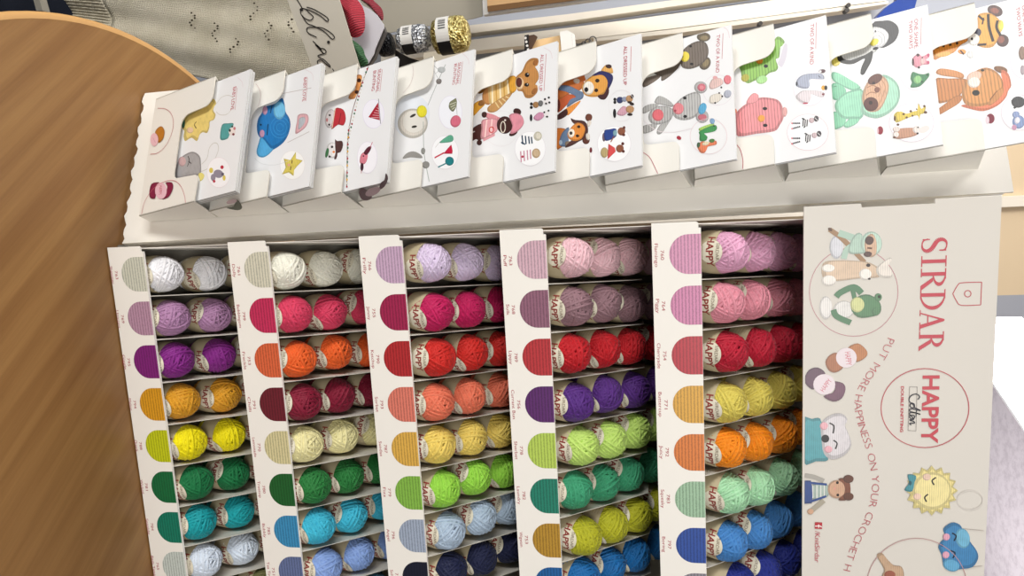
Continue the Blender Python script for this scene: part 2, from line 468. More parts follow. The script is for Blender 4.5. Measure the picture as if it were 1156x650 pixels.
('l','C48A9C',.027,[2259,2047,2468,2062]),
('l','C48A9C',.027,[2262,2114,2459,2128]),
('e','B03048',[2374,1946,6,27,26,0]),
('e','kC9B08F',[2368,2244,18,81,91,1]),
('o','A88A60',.016,[2368,2244,18,81,91,1])],[('p','kB5532A',[952,785,946,1045,1055,1225,1158,1044,1298,830,1176,769]),
('e','k55221f',[1134,815,11,43,140,0]),
('p','kB4632B',[620,807,588,1077,603,1289,739,1392,929,1316,939,1075,1003,806]),
('l','C06A35',.121,[616,1334,765,1377]),
('e','kC9BDB0',[708,1228,41,69,48,-16]),
('p','k5F7390',[702,825,757,1046,936,1286,1006,1375,1127,1358,1167,1194,1234,1013,1104,1068,1061,1225,875,984,796,831]),
('p','kD98B3A',[1251,998,1193,1179,1163,1314,1249,1253,1413,1042,1318,906]),
('p','k3d1f1f',[1373,769,1299,891,1268,1007,1393,1024,1455,891,1443,769]),
('p','kD9A458',[634,1761,532,1873,608,1978,752,2013,721,1904]),
('e','k3a2020',[585,1921,31,61,39,-9]),
('p','kD99A45',[847,1346,730,1467,682,1615,687,1790,824,1902,976,1914,1154,1810,1164,1608,1087,1433,977,1360]),
('p','k27265C',[689,1556,632,1732,691,1876,791,1995,912,2004,1066,1921,1152,1856,942,1900,775,1834,701,1702]),
('p','k3f1d22',[1154,1680,1154,1810,1016,1899,1154,1919,1272,1842,1246,1737]),
('e','kE6DFD4',[932,1488,33,117,149,-2]),
('e','1a1414',[957,1440,12,44,54,-1]),
('e','2a1a14',[827,1680,13,46,42,-1]),
('e','2a1a14',[1031,1653,11,41,39,-1]),
('p','kC8742E',[1665,737,1680,950,1793,1024,1996,1008,2085,858,2087,737]),
('p','k5E7694',[1777,895,1676,1055,1916,1045,2068,1044,2076,948,2000,837]),
('e','k7a6a5a',[2036,1029,15,66,64,0]),
('e','9fb4c8',[1965,873,8,36,53,0]),
('e','k6a3a2a',[1576,1484,18,73,82,-1]),
('e','k5a2f24',[2048,1421,18,78,81,-1]),
('p','k4a2723',[1493,1095,1553,1190,1634,1396,1813,1470,1965,1436,2019,1333,2034,1275,2088,1127,2098,966,1987,1098,1955,1334,1824,1394,1678,1337,1625,1160]),
('e','kd8cfc4',[1706,1489,22,39,62,-21]),
('e','kd8cfc4',[1979,1459,1,40,77,14]),
('p','kD48433',[1799,1024,1671,1130,1627,1249,1700,1366,1827,1408,1984,1334,2008,1187,1924,1054]),
('e','kE8DED0',[1819,1105,17,71,94,-1]),
('e','1a1418',[1817,1099,8,33,38,0]),
('e','2a1a14',[1720,1269,9,38,32,0]),
('e','2a1a14',[1910,1240,9,38,32,0]),
('e','1c1a1c',[1332,2039,8,31,35,-1]),
('e','1c1a1c',[1392,2038,8,31,35,-1]),
('e','k2b3560',[1373,2139,18,67,69,-2]),
('e','k8a93a8',[1381,2234,15,55,52,-1]),
('e','kB58A60',[1396,2333,19,71,74,-2]),
('e','2a1a18',[1365,2389,9,33,46,-1]),
('e','2a1a18',[1471,2336,12,44,23,-1]),
('o','E2DEE0',.008,[1497,2170,69,263,330,-8]),
('e','1c1a1c',[1627,2027,9,33,97,-2]),
('p','kC99AA8',[1643,2069,1518,2197,1588,2300,1660,2304,1718,2192]),
('e','kB58A60',[1621,2338,21,82,79,-2]),
('e','2a1a18',[1517,2379,27,46,28,-10]),
('e','2a1a18',[1728,2335,14,54,28,-1]),
('e','F4F4F5',[2254,2000,78,337,360,-8]),
('o','DCD6DC',.008,[2254,2000,78,337,360,-8]),
('e','k6a5560',[2070,1798,8,34,91,-2]),
('p','k233F86',[1938,1809,1933,1908,1953,2048,2110,2050,2161,1904,2131,1814]),
('e','k7fa5b0',[2038,2024,9,39,62,-1]),
('l','8A5238',.025,[2099,2003,2205,1936]),
('e','k8A5238',[2036,2157,18,77,84,-2]),
('e','5a2a20',[1971,2213,7,27,31,-1]),
('e','5a2a20',[2117,2199,8,33,28,-1]),
('e','kB5A070',[2392,1801,18,78,107,-2]),
('P','kD24A4A',[2228,1888,2342,2017,2424,2032,2547,1863,2422,1871]),
('e','k8A5238',[2381,2116,17,77,81,-2]),
('e','5a2a20',[2295,2178,7,30,33,-1]),
('e','5a2a20',[2453,2185,7,30,30,-1]),
('e','6a2a30',[2276,1522,6,29,57,-1]),
('t','B8384A','ALL DRESSED UP',(.247,2.247),
(1.082,2.217),.077,0),
('l','B8384A',.009,[295,2401,827,2373])],[('p','k6E6258',[720,814,705,1026,710,1179,809,1106,905,808]),
('P','D8D8D0',[625,854,584,1025,702,1068,708,857]),
('p','k655a4f',[556,1031,488,1559,635,1553,771,1411,860,1243,858,1174,762,1172,714,1110,665,1041]),
('e','k9a8a3a',[598,1225,6,76,37,5]),
('e','k5E5240',[168,2043,42,130,99,-5]),
('e','k8a7a58',[194,2049,25,78,53,-3]),
('e','k5E5240',[736,2041,82,88,108,-68]),
('e','k8a7a58',[740,2054,45,48,69,-44]),
('p','s6E6258',[551,1570,378,1591,257,1732,219,1921,297,2076,483,2124,645,2079,752,1948,773,1762,697,1604]),
('e','kDECB45',[478,1662,27,88,112,-5]),
('e','3a2a20',[461,1609,6,21,26,-1]),
('e','161214',[289,1784,7,24,26,-1]),
('e','161214',[675,1788,10,34,29,-1]),
('t','B8384A','TWO OF A KIND',(.206,2.29),
(.995,2.232),.07,0),
('l','B8384A',.008,[208,2413,737,2364]),
('l','DCC9CC',.008,[34,2377,162,2498,347,2526]),
('o','E0D6DC',.008,[1357,2253,76,276,307,-17]),
('p','kD9B8B2',[1228,2094,1104,2164,1133,2316,1245,2361,1301,2256,1309,2128]),
('e','kD9747E',[1197,2439,20,69,95,-5]),
('e','D8A0A0',[1090,2216,13,45,34,-2]),
('p','kD8D0C4',[1536,2078,1435,2121,1434,2274,1520,2333,1608,2240,1602,2113]),
('e','kA7AAB8',[1488,2423,52,56,63,-40]),
('e','201a1c',[1324,2319,5,17,20,-1]),
('e','201a1c',[1428,2275,5,17,19,-1]),
('e','201a1c',[1510,2326,5,17,19,-1]),
('e','201a1c',[1608,2189,5,18,19,-1]),
('e','kA9A6A5',[1217,1936,34,124,125,-6]),
('e','kC96A78',[1221,1951,21,77,79,-4]),
('e','D98890',[1222,1956,11,41,40,-2]),
('p','sA5A4A2',[1340,786,1303,950,1359,1109,1424,973,1472,782]),
('p','sA5A4A2',[1735,774,1745,1018,1816,1048,1887,958,1894,769]),
('p','kA5A4A2',[1256,1029,1174,1107,1263,1255,1441,1398,1470,1342,1365,1142,1310,1033]),
('p','kA5A4A2',[1682,1299,1654,1381,1814,1275,1977,1141,1967,1048,1850,1069,1712,1211]),
('p','sA9A8A6',[1516,895,1396,1002,1411,1195,1515,1368,1652,1375,1762,1296,1775,1044,1672,910]),
('e','kCE6068',[1577,1079,29,115,127,-5]),
('p','sB2B1AF',[1495,1382,1358,1522,1292,1685,1293,1869,1437,1925,1711,1886,1811,1766,1811,1582,1726,1426,1608,1372]),
('e','kA9A6A5',[1823,1935,31,122,133,-7]),
('e','kB9616e',[1842,1934,21,82,67,-3]),
('e','k4FA3CC',[1665,1947,44,66,106,-44]),
('e','kD67D84',[1546,1487,27,106,123,-5]),
('e','9A3A48',[1573,1427,6,24,26,-1]),
('e','161214',[1356,1624,9,34,31,-1]),
('e','161214',[1741,1612,9,37,31,-1]),
('o','E0C8CC',.008,[2250,2028,80,339,355,-18]),
('l','E0D4D8',.008,[1638,799,1908,1067,2013,1388,2018,1757]),
('p','k9CC35A',[2056,1859,2026,1963,2014,2142,2083,2118,2107,1985,2110,1882]),
('p','k2F8A45',[2108,1877,2050,2140,2111,2197,2176,2159,2179,2019,2178,1935,2270,1997,2327,1979,2307,1867,2184,1868]),
('e','k7ca0c4',[1966,2114,-4,41,62,13]),
('e','161214',[2070,2144,4,15,16,-1]),
('p','kD8764E',[2366,1813,2330,1922,2379,2047,2369,2161,2448,2169,2452,2043,2469,1997,2558,1952,2551,1873,2451,1821]),
('e','k4a7a3a',[2357,2086,12,50,38,-2]),
('e','kD8C9A8',[2386,1970,1,65,39,5]),
('e','k3a5a3a',[2385,1835,6,28,55,-3]),
('e','A02838',[2153,1475,34,40,30,-19])],[('p','D5D0DA',[715,1691,453,1784,472,1844,721,1806,900,1714,801,1643]),
('p','s86B652',[548,942,513,1317,449,1586,287,1629,241,1688,299,1758,406,1799,477,1720,683,1681,707,1617,875,1647,953,1600,958,1488,1008,1410,1028,1358,1042,1206,1064,1078,944,982,761,962]),
('e','kA8A23A',[935,1034,62,56,59,-47]),
('e','kDB8A2E',[653,1320,19,62,66,-4]),
('e','121212',[796,1429,12,39,37,-3]),
('e','kA4D58A',[1059,1336,-7,101,87,16]),
('t','B8384A','TWO OF A KIND',(.17,2.273),
(.996,2.2),.069,0),
('l','B8384A',.008,[167,2378,700,2326]),
('l','DCC9CC',.008,[3,2363,177,2538,332,2572]),
('e','D9784A',[1577,804,9,36,51,-3]),
('p','sDD8A8E',[1730,782,1601,841,1477,1028,1418,1259,1471,1454,1556,1596,1701,1663,1925,1671,2071,1588,2164,1492,2140,1162,2113,836,1927,770]),
('p','kDD9094',[1470,1023,1349,1087,1296,1179,1365,1255,1475,1235,1509,1127]),
('e','kD9A09c',[1825,1693,11,43,98,-7]),
('e','161214',[1668,1354,11,41,33,-2]),
('e','161214',[2009,1336,10,41,33,-2]),
('e','kE59A3A',[1853,1273,15,61,72,-5]),
('e','F2F1F5',[1458,2157,74,269,348,-28]),
('o','DCD0DA',.008,[1458,2157,74,269,348,-28]),
('p','kA3A9BC',[1296,1928,1200,1988,1165,2109,1205,2318,1264,2406,1350,2415,1332,2331,1291,2158,1443,2153,1451,2063,1377,1946]),
('e','k4a2430',[1188,2393,16,54,38,-3]),
('e','E8E4E6',[1183,2366,6,20,24,-2]),
('e','22222c',[1316,1948,4,14,44,-3]),
('l','3a3a48',.011,[1255,2325,1306,2356]),
('p','kD9CFD2',[1570,1907,1495,1989,1488,2084,1564,2312,1635,2402,1696,2374,1682,2302,1586,2170,1692,2152,1757,2086,1688,1974]),
('e','DDA53A',[1522,2389,10,36,48,-4]),
('e','161214',[1533,2429,7,25,46,-4]),
('e','B03048',[1745,2064,12,46,16,-1]),
('e','7a2a38',[1647,2374,6,22,21,-2]),
('e','F4F3F5',[2321,2054,82,342,350,-28]),
('o','DDC0C6',.008,[2321,2054,82,342,350,-28]),
('e','D05060',[2084,1806,3,12,19,-1]),
('e','222024',[2090,1832,3,12,19,-1]),
('e','222024',[2096,1858,3,12,19,-1]),
('e','222024',[2103,1883,3,12,19,-1]),
('e','222024',[2109,1909,3,12,19,-1]),
('e','222024',[2115,1934,3,12,19,-1]),
('e','D05060',[2191,1798,3,12,19,-1]),
('e','222024',[2190,1825,3,12,19,-1]),
('e','222024',[2188,1851,3,12,19,-1]),
('e','222024',[2186,1877,3,12,19,-1]),
('e','222024',[2184,1903,3,12,19,-1]),
('e','222024',[2182,1929,3,12,19,-1]),
('e','E8E6E6',[2126,2034,14,55,80,-6]),
('l','222024',.019,[2059,2004,2190,1985]),
('l','222024',.019,[2068,2039,2199,2019]),
('l','222024',.019,[2076,2073,2207,2053]),
('l','222024',.025,[2026,1983,2065,2027]),
('l','222024',.025,[2221,1999,2193,2029]),
('e','kC8B0B4',[2109,2140,11,45,53,-4]),
('e','444044',[2097,2222,10,41,58,-5]),
('l','D8D4D4',.011,[2073,2201,2137,2242]),
('e','D05060',[2379,1784,3,12,19,-1]),
('e','222024',[2385,1810,3,12,19,-1]),
('e','222024',[2391,1835,3,12,19,-1]),
('e','222024',[2397,1861,3,12,19,-1]),
('e','222024',[2403,1886,3,12,19,-1]),
('e','222024',[2409,1912,3,12,19,-1]),
('e','D05060',[2486,1776,3,12,19,-1]),
('e','222024',[2484,1802,3,12,19,-1]),
('e','222024',[2481,1829,3,12,19,-1]),
('e','222024',[2479,1855,3,12,19,-1]),
('e','222024',[2477,1881,3,12,19,-1]),
('e','222024',[2475,1906,3,11,19,-1]),
('e','E8E6E6',[2429,2057,13,55,79,-6]),
('l','222024',.019,[2363,2027,2493,2008]),
('l','222024',.019,[2371,2061,2501,2042]),
('l','222024',.019,[2379,2095,2509,2076]),
('l','222024',.025,[2331,2006,2369,2050]),
('l','222024',.025,[2523,2021,2495,2051]),
('e','kC8B0B4',[2411,2162,11,45,53,-4]),
('e','444044',[2399,2243,10,40,58,-5]),
('l','D8D4D4',.011,[2375,2222,2438,2263])],[('e','kD8C860',[747,987,63,62,81,-50]),
('p','kC9C9C6',[612,1042,542,1266,556,1566,725,1687,778,1545,786,1244,752,1082]),
('p','k2E2D2C',[577,1021,726,1084,794,1243,753,1502,714,1615,897,1584,1042,1502,1154,1423,1112,1372,987,1411,831,1478,886,1281,839,1122,733,1020]),
('p','k2B2B2E',[163,1661,157,1833,201,1964,339,2062,483,2069,628,1993,694,1870,702,1761,599,1631]),
('p','kDADADA',[243,1642,310,1818,458,1902,590,1874,680,1782,674,1669,505,1605]),
('o','B4B4B6',.011,[513,1719,37,115,161,-15]),
('o','B4B4B6',.011,[533,1710,24,75,105,-10]),
('e','kDFD24A',[550,1658,-34,67,64,25]),
('e','161214',[685,1668,3,47,31,2]),
('e','161214',[334,1697,4,13,25,-2]),
('t','B8384A','ONE SHAPE,',(.296,2.339),
(.885,2.277),.062,0),
('t','B8384A','TWO WAYS',(.301,2.247),
(.86,2.198),.063,0),
('l','B8384A',.008,[299,2450,823,2388]),
('l','DCC9CC',.008,[118,2415,277,2549,433,2597]),
('o','DCD0DA',.008,[1329,2244,70,240,357,-38]),
('p','kD98C9C',[1062,2224,1004,2321,1068,2379,1040,2492,1114,2484,1150,2423,1247,2474,1232,2361,1267,2293,1207,2231]),
('e','3a1a22',[1022,2319,8,25,29,-3]),
('e','3a1a22',[1133,2230,5,17,72,-8]),
('e','3a1a22',[1266,2308,5,19,24,-3]),
('e','kE3B0B0',[1162,2373,11,37,69,-7]),
('e','161214',[1093,2380,4,12,16,-2]),
('e','C05070',[1070,2474,6,21,32,-3]),
('e','C05070',[1210,2459,6,21,32,-3]),
('p','k2E7A4A',[1440,2157,1324,2201,1380,2281,1420,2373,1415,2447,1481,2444,1567,2368,1636,2275,1617,2141,1525,2170]),
('e','k86C07A',[1497,2262,16,58,79,-8]),
('e','1a3a24',[1447,2419,5,16,21,-2]),
('e','1a3a24',[1556,2327,4,14,18,-2]),
('p','k8DC9AA',[963,893,995,1002,1201,1195,1391,1351,1440,1255,1365,1134,1139,907]),
('p','k7FBE9E',[1201,873,1212,984,1348,1094,1459,1089,1555,954,1466,851]),
('l','4a6a5a',.011,[1259,897,1259,956]),
('p','k86C4A4',[1810,821,1777,911,1924,1050,2080,1010,2124,881,2111,796]),
('p','k8DC9AA',[2054,1015,1958,1128,1927,1302,2086,1235,2141,1065,2091,996]),
('p','k94CDB0',[1580,909,1445,1057,1419,1268,1483,1382,1983,1335,1988,1171,1929,991,1745,895]),
('p','kA5D6BC',[1747,1330,1506,1363,1323,1506,1245,1694,1296,1822,1473,1941,1698,1966,1896,1898,2025,1750,2074,1569,2009,1419,1895,1316]),
('p','kD0A484',[1562,1365,1337,1459,1246,1649,1306,1759,1490,1808,1719,1741,1908,1629,1938,1515,1883,1408,1727,1359]),
('l','B98868',.014,[1321,1697,1501,1747,1700,1672,1870,1588]),
('l','B98868',.014,[1390,1646,1510,1679,1659,1620]),
('l','9A6A50',.016,[1433,1450,1411,1543,1465,1616]),
('l','9A6A50',.016,[1579,1425,1540,1508,1584,1598]),
('e','k5C2F22',[1299,1599,-44,119,91,28]),
('e','k56281d',[1774,1486,31,119,139,-13]),
('e','k7a4634',[1519,1611,12,44,54,-5]),
('e','2a1410',[1368,1569,7,26,27,-3]),
('e','2a1410',[1746,1484,8,31,38,-4]),
('e','F4F2F6',[2290,2080,83,336,361,-38]),
('o','D8C8D4',.008,[2290,2080,83,336,361,-38]),
('p','kD3BC48',[2080,1828,2027,1903,2106,2003,2086,2133,2081,2197,1951,2228,2071,2262,2032,2333,2160,2298,2175,2234,2275,2210,2179,2187,2192,2037,2236,1882,2209,1837]),
('e','5A3A20',[2149,1836,4,17,52,-5]),
('e','5A3A20',[2101,1982,5,21,21,-2]),
('e','5A3A20',[2074,2096,5,21,23,-2]),
('e','5A3A20',[2177,2021,5,19,21,-2]),
('e','5A3A20',[2058,2189,3,12,16,-2]),
('e','5A3A20',[2152,2316,7,27,26,-3]),
('e','5A3A20',[2032,2312,5,18,23,-2]),
('e','5A3A20',[2279,1873,6,23,23,-2]),
('e','5A3A20',[2166,2114,4,17,18,-2]),
('p','kB98A70',[2380,1798,2358,1891,2396,2100,2468,2160,2539,2153,2566,1998,2533,1804]),
('e','kE5DAD4',[2444,2148,14,58,67,-7]),
('e','kE5DAD4',[2465,1819,11,46,52,-5]),
('e','kDCCFC8',[2363,1836,13,55,52,-5]),
('e','E8DCD8',[2466,2261,-23,83,61,13]),
('e','201814',[2519,2155,4,18,18,-2]),
('e','201814',[2405,2173,3,12,15,-2]),
('e','6a4a3a',[2507,1794,6,25,21,-2]),
('e','8E2436',[2321,1585,11,47,79,-8]),
('e','D8B0B8',[2321,1549,3,13,63,-6])],[('p','kDD8F3A',[479,996,493,1235,500,1450,550,1554,674,1519,727,1402,844,1282,861,1107,879,953]),
('e','kE0A850',[828,1111,14,127,50,0]),
('l','33231f',.038,[522,1040,681,1049]),
('l','33231f',.038,[521,1136,686,1144]),
('l','33231f',.038,[520,1243,691,1250]),
('l','33231f',.038,[519,1351,697,1356]),
('l','33231f',.022,[596,1005,606,1395]),
('e','k4a2a26',[214,1994,91,101,92,-40]),
('e','k8a4a38',[212,1988,50,56,46,-20]),
('e','k4a2a26',[831,2030,29,90,121,-15]),
('e','k8a4a38',[807,2007,15,47,74,-9]),
('p','kE2A03C',[215,1733,206,1864,281,1959,425,2039,594,2047,740,1988,905,1882,871,1721,747,1643,454,1705]),
('l','2a1e1c',.044,[247,1886,508,1869,807,1894]),
('l','2a1e1c',.041,[415,2008,557,1976,727,2016]),
('l','2a1e1c',.036,[226,1740,353,1809]),
('l','2a1e1c',.044,[801,1657,829,1789]),
('e','kE5CC4A',[536,2040,12,35,112,-14]),
('l','2a1e1c',.025,[292,1812,421,1775]),
('e','k22203a',[559,1686,17,52,81,-10]),
('e','kE8E4DC',[675,1611,27,85,124,-15]),
('e','1a1616',[654,1588,6,18,27,-3]),
('e','kDD8F3A',[863,1408,35,58,45,-13]),
('l','33231f',.025,[829,1390,926,1432]),
('e','kDAD8D6',[961,1527,16,53,70,-8]),
('p','kC08048',[1179,970,1110,993,1108,1080,1203,1262,1312,1381,1394,1361,1326,1227,1251,1064]),
('t','B8384A','TWO WAYS',(.259,2.3),
(.831,2.271),.057,0),
('t','B8384A','ONE SHAPE,',(.253,2.389),
(.836,2.354),.057,0),
('e','k8a7060',[1158,2277,15,49,129,-17]),
('o','DCD0DA',.008,[1317,2272,54,180,321,-41]),
('e','kA89AA0',[1481,2241,9,30,90,-11]),
('e','k7a5232',[1383,1935,68,92,56,-21]),
('o','DCD0DA',.008,[2252,2094,64,249,326,-42]),
('e','F4F3F6',[2252,2094,63,246,321,-41]),
('p','kDD7A55',[1912,1272,1916,1411,2008,1606,1959,1774,1806,1893,1579,1941,1392,1944,1485,2033,1716,2048,1811,1992,1930,1941,2051,1802,2098,1595,2018,1420]),
('p','sB9783F',[1292,929,1330,1141,1429,1430,1581,1371,1696,1295,1773,1176,1736,881]),
('p','kB0703a',[1919,878,1778,1091,1700,1227,1734,1315,1849,1256,1942,1072,2010,894]),
('p','sCB8D4E',[1648,1317,1430,1416,1304,1566,1282,1734,1422,1880,1632,1939,1807,1897,1964,1773,2000,1607,1971,1446,1873,1329]),
('p','kC08248',[1920,1708,1764,1838,1730,1926,1839,1917,1969,1792,2020,1681]),
('l','7a4a28',.016,[1915,1708,1774,1827]),
('e','kE3B9A5',[1404,1534,-29,114,96,18]),
('e','kE8DCD2',[1513,1516,26,92,105,-12]),
('e','1c1612',[1723,1523,15,56,55,-7]),
('e','1c1612',[1318,1672,8,26,24,-3]),
('e','7a1f35',[2264,1676,15,59,92,-11]),
('e','DCC8D0',[2283,1629,7,27,71,-9]),
('e','k3A3A3C',[2059,2103,25,95,106,-14]),
('l','3A3A3C',.038,[1998,2018,2036,2063]),
('l','3A3A3C',.038,[2157,2028,2122,2091]),
('e','k7F93BB',[2425,2062,22,87,125,-16]),
('e','k8A9AC0',[2285,2041,13,49,65,-8]),
('e','kE0DCE4',[2395,2046,8,34,60,-8]),
('e','C090A8',[2511,1991,8,34,50,-6])]],'poc':{0:[('l','B5525F',.011,[1413,106,1440,406,1301,667,1036,806,769,800,532,657,371,430,279,139]),
('p','kB5731F',[901,170,801,248,797,395,935,521,1102,521,1186,426,1176,341,1014,293]),
('e','E5B9C0',[1072,182,35,151,170,36]),
('l','C98A96',.011,[1007,118,1173,252]),
('p','k7E1740',[2507,341,2360,280,2174,318,2183,561,2229,599,2338,498,2505,533,2555,496]),
('p','k7E1740',[2242,825,2288,1054,2427,1118,2597,1023,2629,843,2587,768,2476,882,2354,909]),
('e','E4B9C4',[2409,698,41,212,199,41]),
('t','B8384A','HAPPY',(2.282,.62),
(2.509,.639),.111,0),
('l','C56A78',.011,[2844,112,2563,158,2318,397,2213,758,2248,1092,2410,1353,2663,1537,2934,1642])],1:[('l','C9A9A9',.008,[92,1085,281,1232,494,1292,691,1234])],3:[('l','C9B0B0',.008,[70,1276,270,1306,502,1230,644,1060])],6:[('l','B5525F',.011,[2350,801,2476,921,2677,1009,2843,1070])],7:[('l','B5525F',.011,[2255,763,2418,867,2649,911,2838,896])]},'sid':{1:[('p','3F4534',[552,514,631,729,975,1016,542,874,382,675]),
('e','B9A0A4',[880,834,43,149,-118,-62])],3:[('p','431B2E',[911,226,1080,347,1068,429,654,412,464,248,536,141]),
('p','431B2E',[1756,1112,1507,1070,1117,848,993,693,1330,857,1452,972]),
('e','9a8088',[906,524,139,209,-188,-41])]},'hdr':[('l','B9525A',.016,[900,16364,744,16441,703,16516,702,16834]),
('l','B9525A',.016,[702,16834,1119,16834]),
('l','B9525A',.016,[1119,16834,1118,16514,1031,16428,900,16364]),
('o','B9525A',.016,[907,16612,1,53,59,2]),
('o','B98088',.012,[826,14667,22,772,837,12]),
('e','kC9CAD0',[-29,14361,5,118,215,2]),
('l','9a7a5a',.088,[-367,14236,-238,14400,-65,14575]),
('e','5a4030',[-363,14250,27,35,24,-15]),
('l','9a7a5a',.08,[88,14698,268,14855]),
('l','A8C2B2',.12,[-294,14400,-191,14659]),
('l','A8C2B2',.104,[191,14492,26,14542,-62,14661]),
('p','kA8C2B2',[64,14560,-227,14659,-258,14795,58,14876,108,14733]),
('e','kB5CFBF',[-68,14962,7,184,228,4]),
('p','kC9A68A',[-182,14865,-250,14983,-82,15054,138,15041,170,14922,20,14851]),
('e','k4A2E28',[-132,14927,3,75,81,1]),
('e','k4A2E28',[121,14904,3,69,52,1]),
('l','6a4a3a',.032,[3,14895,17,14978]),
('p','kCDB49A',[272,14127,215,14319,247,14804,314,15010,437,15129,555,15097,563,14774,605,14323,523,14129]),
('p','kDDD5CB',[379,15063,212,15247,222,15322,338,15256,488,15335,568,15295,529,15100]),
('e','kE8E2DA',[491,14870,4,107,104,2]),
('e','kE6E0D8',[357,14222,4,112,75,1]),
('e','kE6E0D8',[587,14235,4,126,98,1]),
('e','2a2020',[326,14918,1,38,33,1]),
('e','2a2020',[579,14940,1,24,19,0]),
('e','kD9D6D2',[1105,14187,3,113,221,2]),
('e','kD5D3CF',[1151,14504,4,182,171,2]),
('l','4F7A5A',.112,[901,14368,820,14448,728,14673,845,14813]),
('l','4F7A5A',.08,[777,14656,948,14694]),
('l','4F7A5A',.108,[1147,14322,1274,14383,1402,14630]),
('p','k4A7A52',[1116,14626,911,14745,879,14952,1035,15134,1231,15138,1302,14960,1298,14751]),
('e','kC5C98A',[1062,14740,3,122,144,2]),
('e','k4A7A52',[932,15098,2,62,75,1]),
('e','k4A7A52',[1202,15062,2,69,76,1]),
('e','22301e',[921,15118,1,27,30,1]),
('p','kA0623E',[2157,14190,2022,14267,1977,14391,2101,14428,2258,14512,2362,14378,2322,14253]),
('p','kB0703E',[1879,14591,1800,14759,1914,14901,2030,14931,2126,14834,2155,14722,1996,14649]),
('e','E0D4D8',[2076,14562,2,184,194,3]),
('t','C66070','HAPPY',(1.967,14.533),
(2.227,14.561),.106,0),
('p','k5A3A50',[2488,13815,2311,13893,2262,14055,2380,14192,2497,14057,2695,13986,2615,13859]),
('p','k6A4058',[2539,14337,2571,14505,2689,14556,2874,14491,2937,14331,2834,14161,2775,14311,2657,14374]),
('e','E2D5DA',[2597,14173,1,198,205,2]),
('t','C66070','HAPPY',(2.747,14.167),
(2.523,14.315),.093,0),
('o','B9525A',.016,[3071,15951,-1,758,771,22]),
('t','C0434F','HAPPY',(2.433,15.909),
(3.758,15.918),.293,1),
('l','8a8480',.008,[2647,15681,2652,15812]),
('l','8a8480',.008,[2652,15812,3514,15814]),
('l','8a8480',.008,[3514,15814,3507,15675]),
('l','8a8480',.008,[3507,15675,2647,15681]),
('t','C0434F','DOUBLE KNITTING',(2.639,15.532),
(3.54,15.539),.052,1),
('l','2A2A34',.02,[2896,15832,2841,15858,2795,15816,2802,15740,2857,15686,2927,15681,2966,15717]),
('l','2A2A34',.02,[2966,15717,2981,15765,3036,15774,3059,15733,3020,15697,2974,15717,3005,15759,3063,15781]),
('l','2A2A34',.02,[3044,15760,3114,15883,3083,15761,3091,15692,3130,15700]),
('l','2A2A34',.02,[3130,15700,3184,15882,3153,15763,3161,15694,3208,15706]),
('l','2A2A34',.016,[3067,15816,3231,15807]),
('l','2A2A34',.02,[3208,15706,3208,15771,3255,15780,3279,15732,3239,15696,3208,15716,3278,15766]),
('l','2A2A34',.02,[3286,15774,3302,15698,3326,15768,3357,15782,3365,15699,3396,15728]),
('p','k4F9AA3',[3310,13794,3285,13954,3277,14106,3526,14145,3849,14184,4112,14259,4144,14033,4164,13798]),
('p','kD2CDD0',[3365,14129,3196,14315,3176,14495,3283,14596,3403,14555,3563,14615,3803,14675,4014,14549,4099,14325,3979,14178,3687,14132]),
('e','kE0A9B2',[3425,14173,0,72,80,1]),
('e','kE0A9B2',[3897,14257,-1,73,73,1]),
('e','2c2a2c',[3679,14201,-1,73,81,1]),
('l','2c2a2c',.028,[3364,14274,3424,14354,3573,14341]),
('l','2c2a2c',.028,[3710,14350,3773,14416,3887,14388]),
('pt','B8505A','PUT MORE HAPPINESS ON YOUR CROCHET H',[1698,15279,1994,15153,2216,15018,2495,14858,2729,14752,2965,14713,3282,14754,3641,14859,3880,14935,4162,14997,4485,15053,4771,15051,5101,14992,5393,14899,5669,14775,6010,14656,6426,14554],.145),
('l','A8A49C',.088,[4436,13832,4466,13999,4544,14183]),
('l','A8A090',.096,[5181,13948,4949,14187]),
('e','kC99F82',[5190,13937,-2,59,59,0]),
('p','k9FB0A8',[4652,13945,4593,14220,4769,14277,4882,14223,4914,13946]),
('l','E0E0DA',.02,[4639,13981,4905,13983]),
('l','E0E0DA',.02,[4638,14055,4903,14057]),
('l','E0E0DA',.02,[4636,14129,4901,14131]),
('l','E0E0DA',.02,[4635,14191,4899,14194]),
('P','k2F4A86',[4544,13800,4541,13944,4706,13963,4859,13972,5013,13965,5030,13802]),
('l','2F4A86',.044,[4590,13944,4617,14239]),
('l','2F4A86',.044,[4972,13958,4857,14230]),
('e','kC99F82',[4712,14423,-4,168,189,2]),
('p','k7A4630',[4498,14446,4486,14620,4698,14674,4913,14633,4934,14451,4825,14545,4700,14572,4586,14534]),
('e','k5e3524',[4494,14631,-2,94,82,1]),
('e','k5e3524',[4855,14636,-2,95,82,1]),
('e','201814',[4572,14432,-1,26,29,0]),
('e','201814',[4827,14442,-1,26,29,0]),
('e','D89a8a',[4696,14386,0,18,33,0]),
('P','B4303A',[5409,14024,5409,14161,5544,14159,5544,14021]),
('l','F4ECE8',.02,[5489,14028,5486,14125,5511,14147]),
('l','F4ECE8',.016,[5453,14095,5521,14095]),
('t','C0606A','/KnitSirdar',(5.59,14.029),
(6.258,14.026),.097,0),
('o','D5CFC8',.016,[4871,16791,-6,220,192,7]),
('P','kE5D58E',[4687,16578,4770,16490,4881,16550,4920,16439,5047,16456,5037,16339,5162,16310,5103,16205,5206,16135,5107,16058,5172,15956,5049,15919,5065,15802,4936,15811,4903,15696,4788,15750,4709,15656,4625,15746,4514,15686,4475,15799,4348,15783,4359,15900,4237,15930,4296,16034,4196,16105,4293,16181,4231,16281,4352,16318,4336,16432,4463,16424,4496,16536,4609,16485]),
('e','kE8DA9A',[4706,16120,-8,342,379,11]),
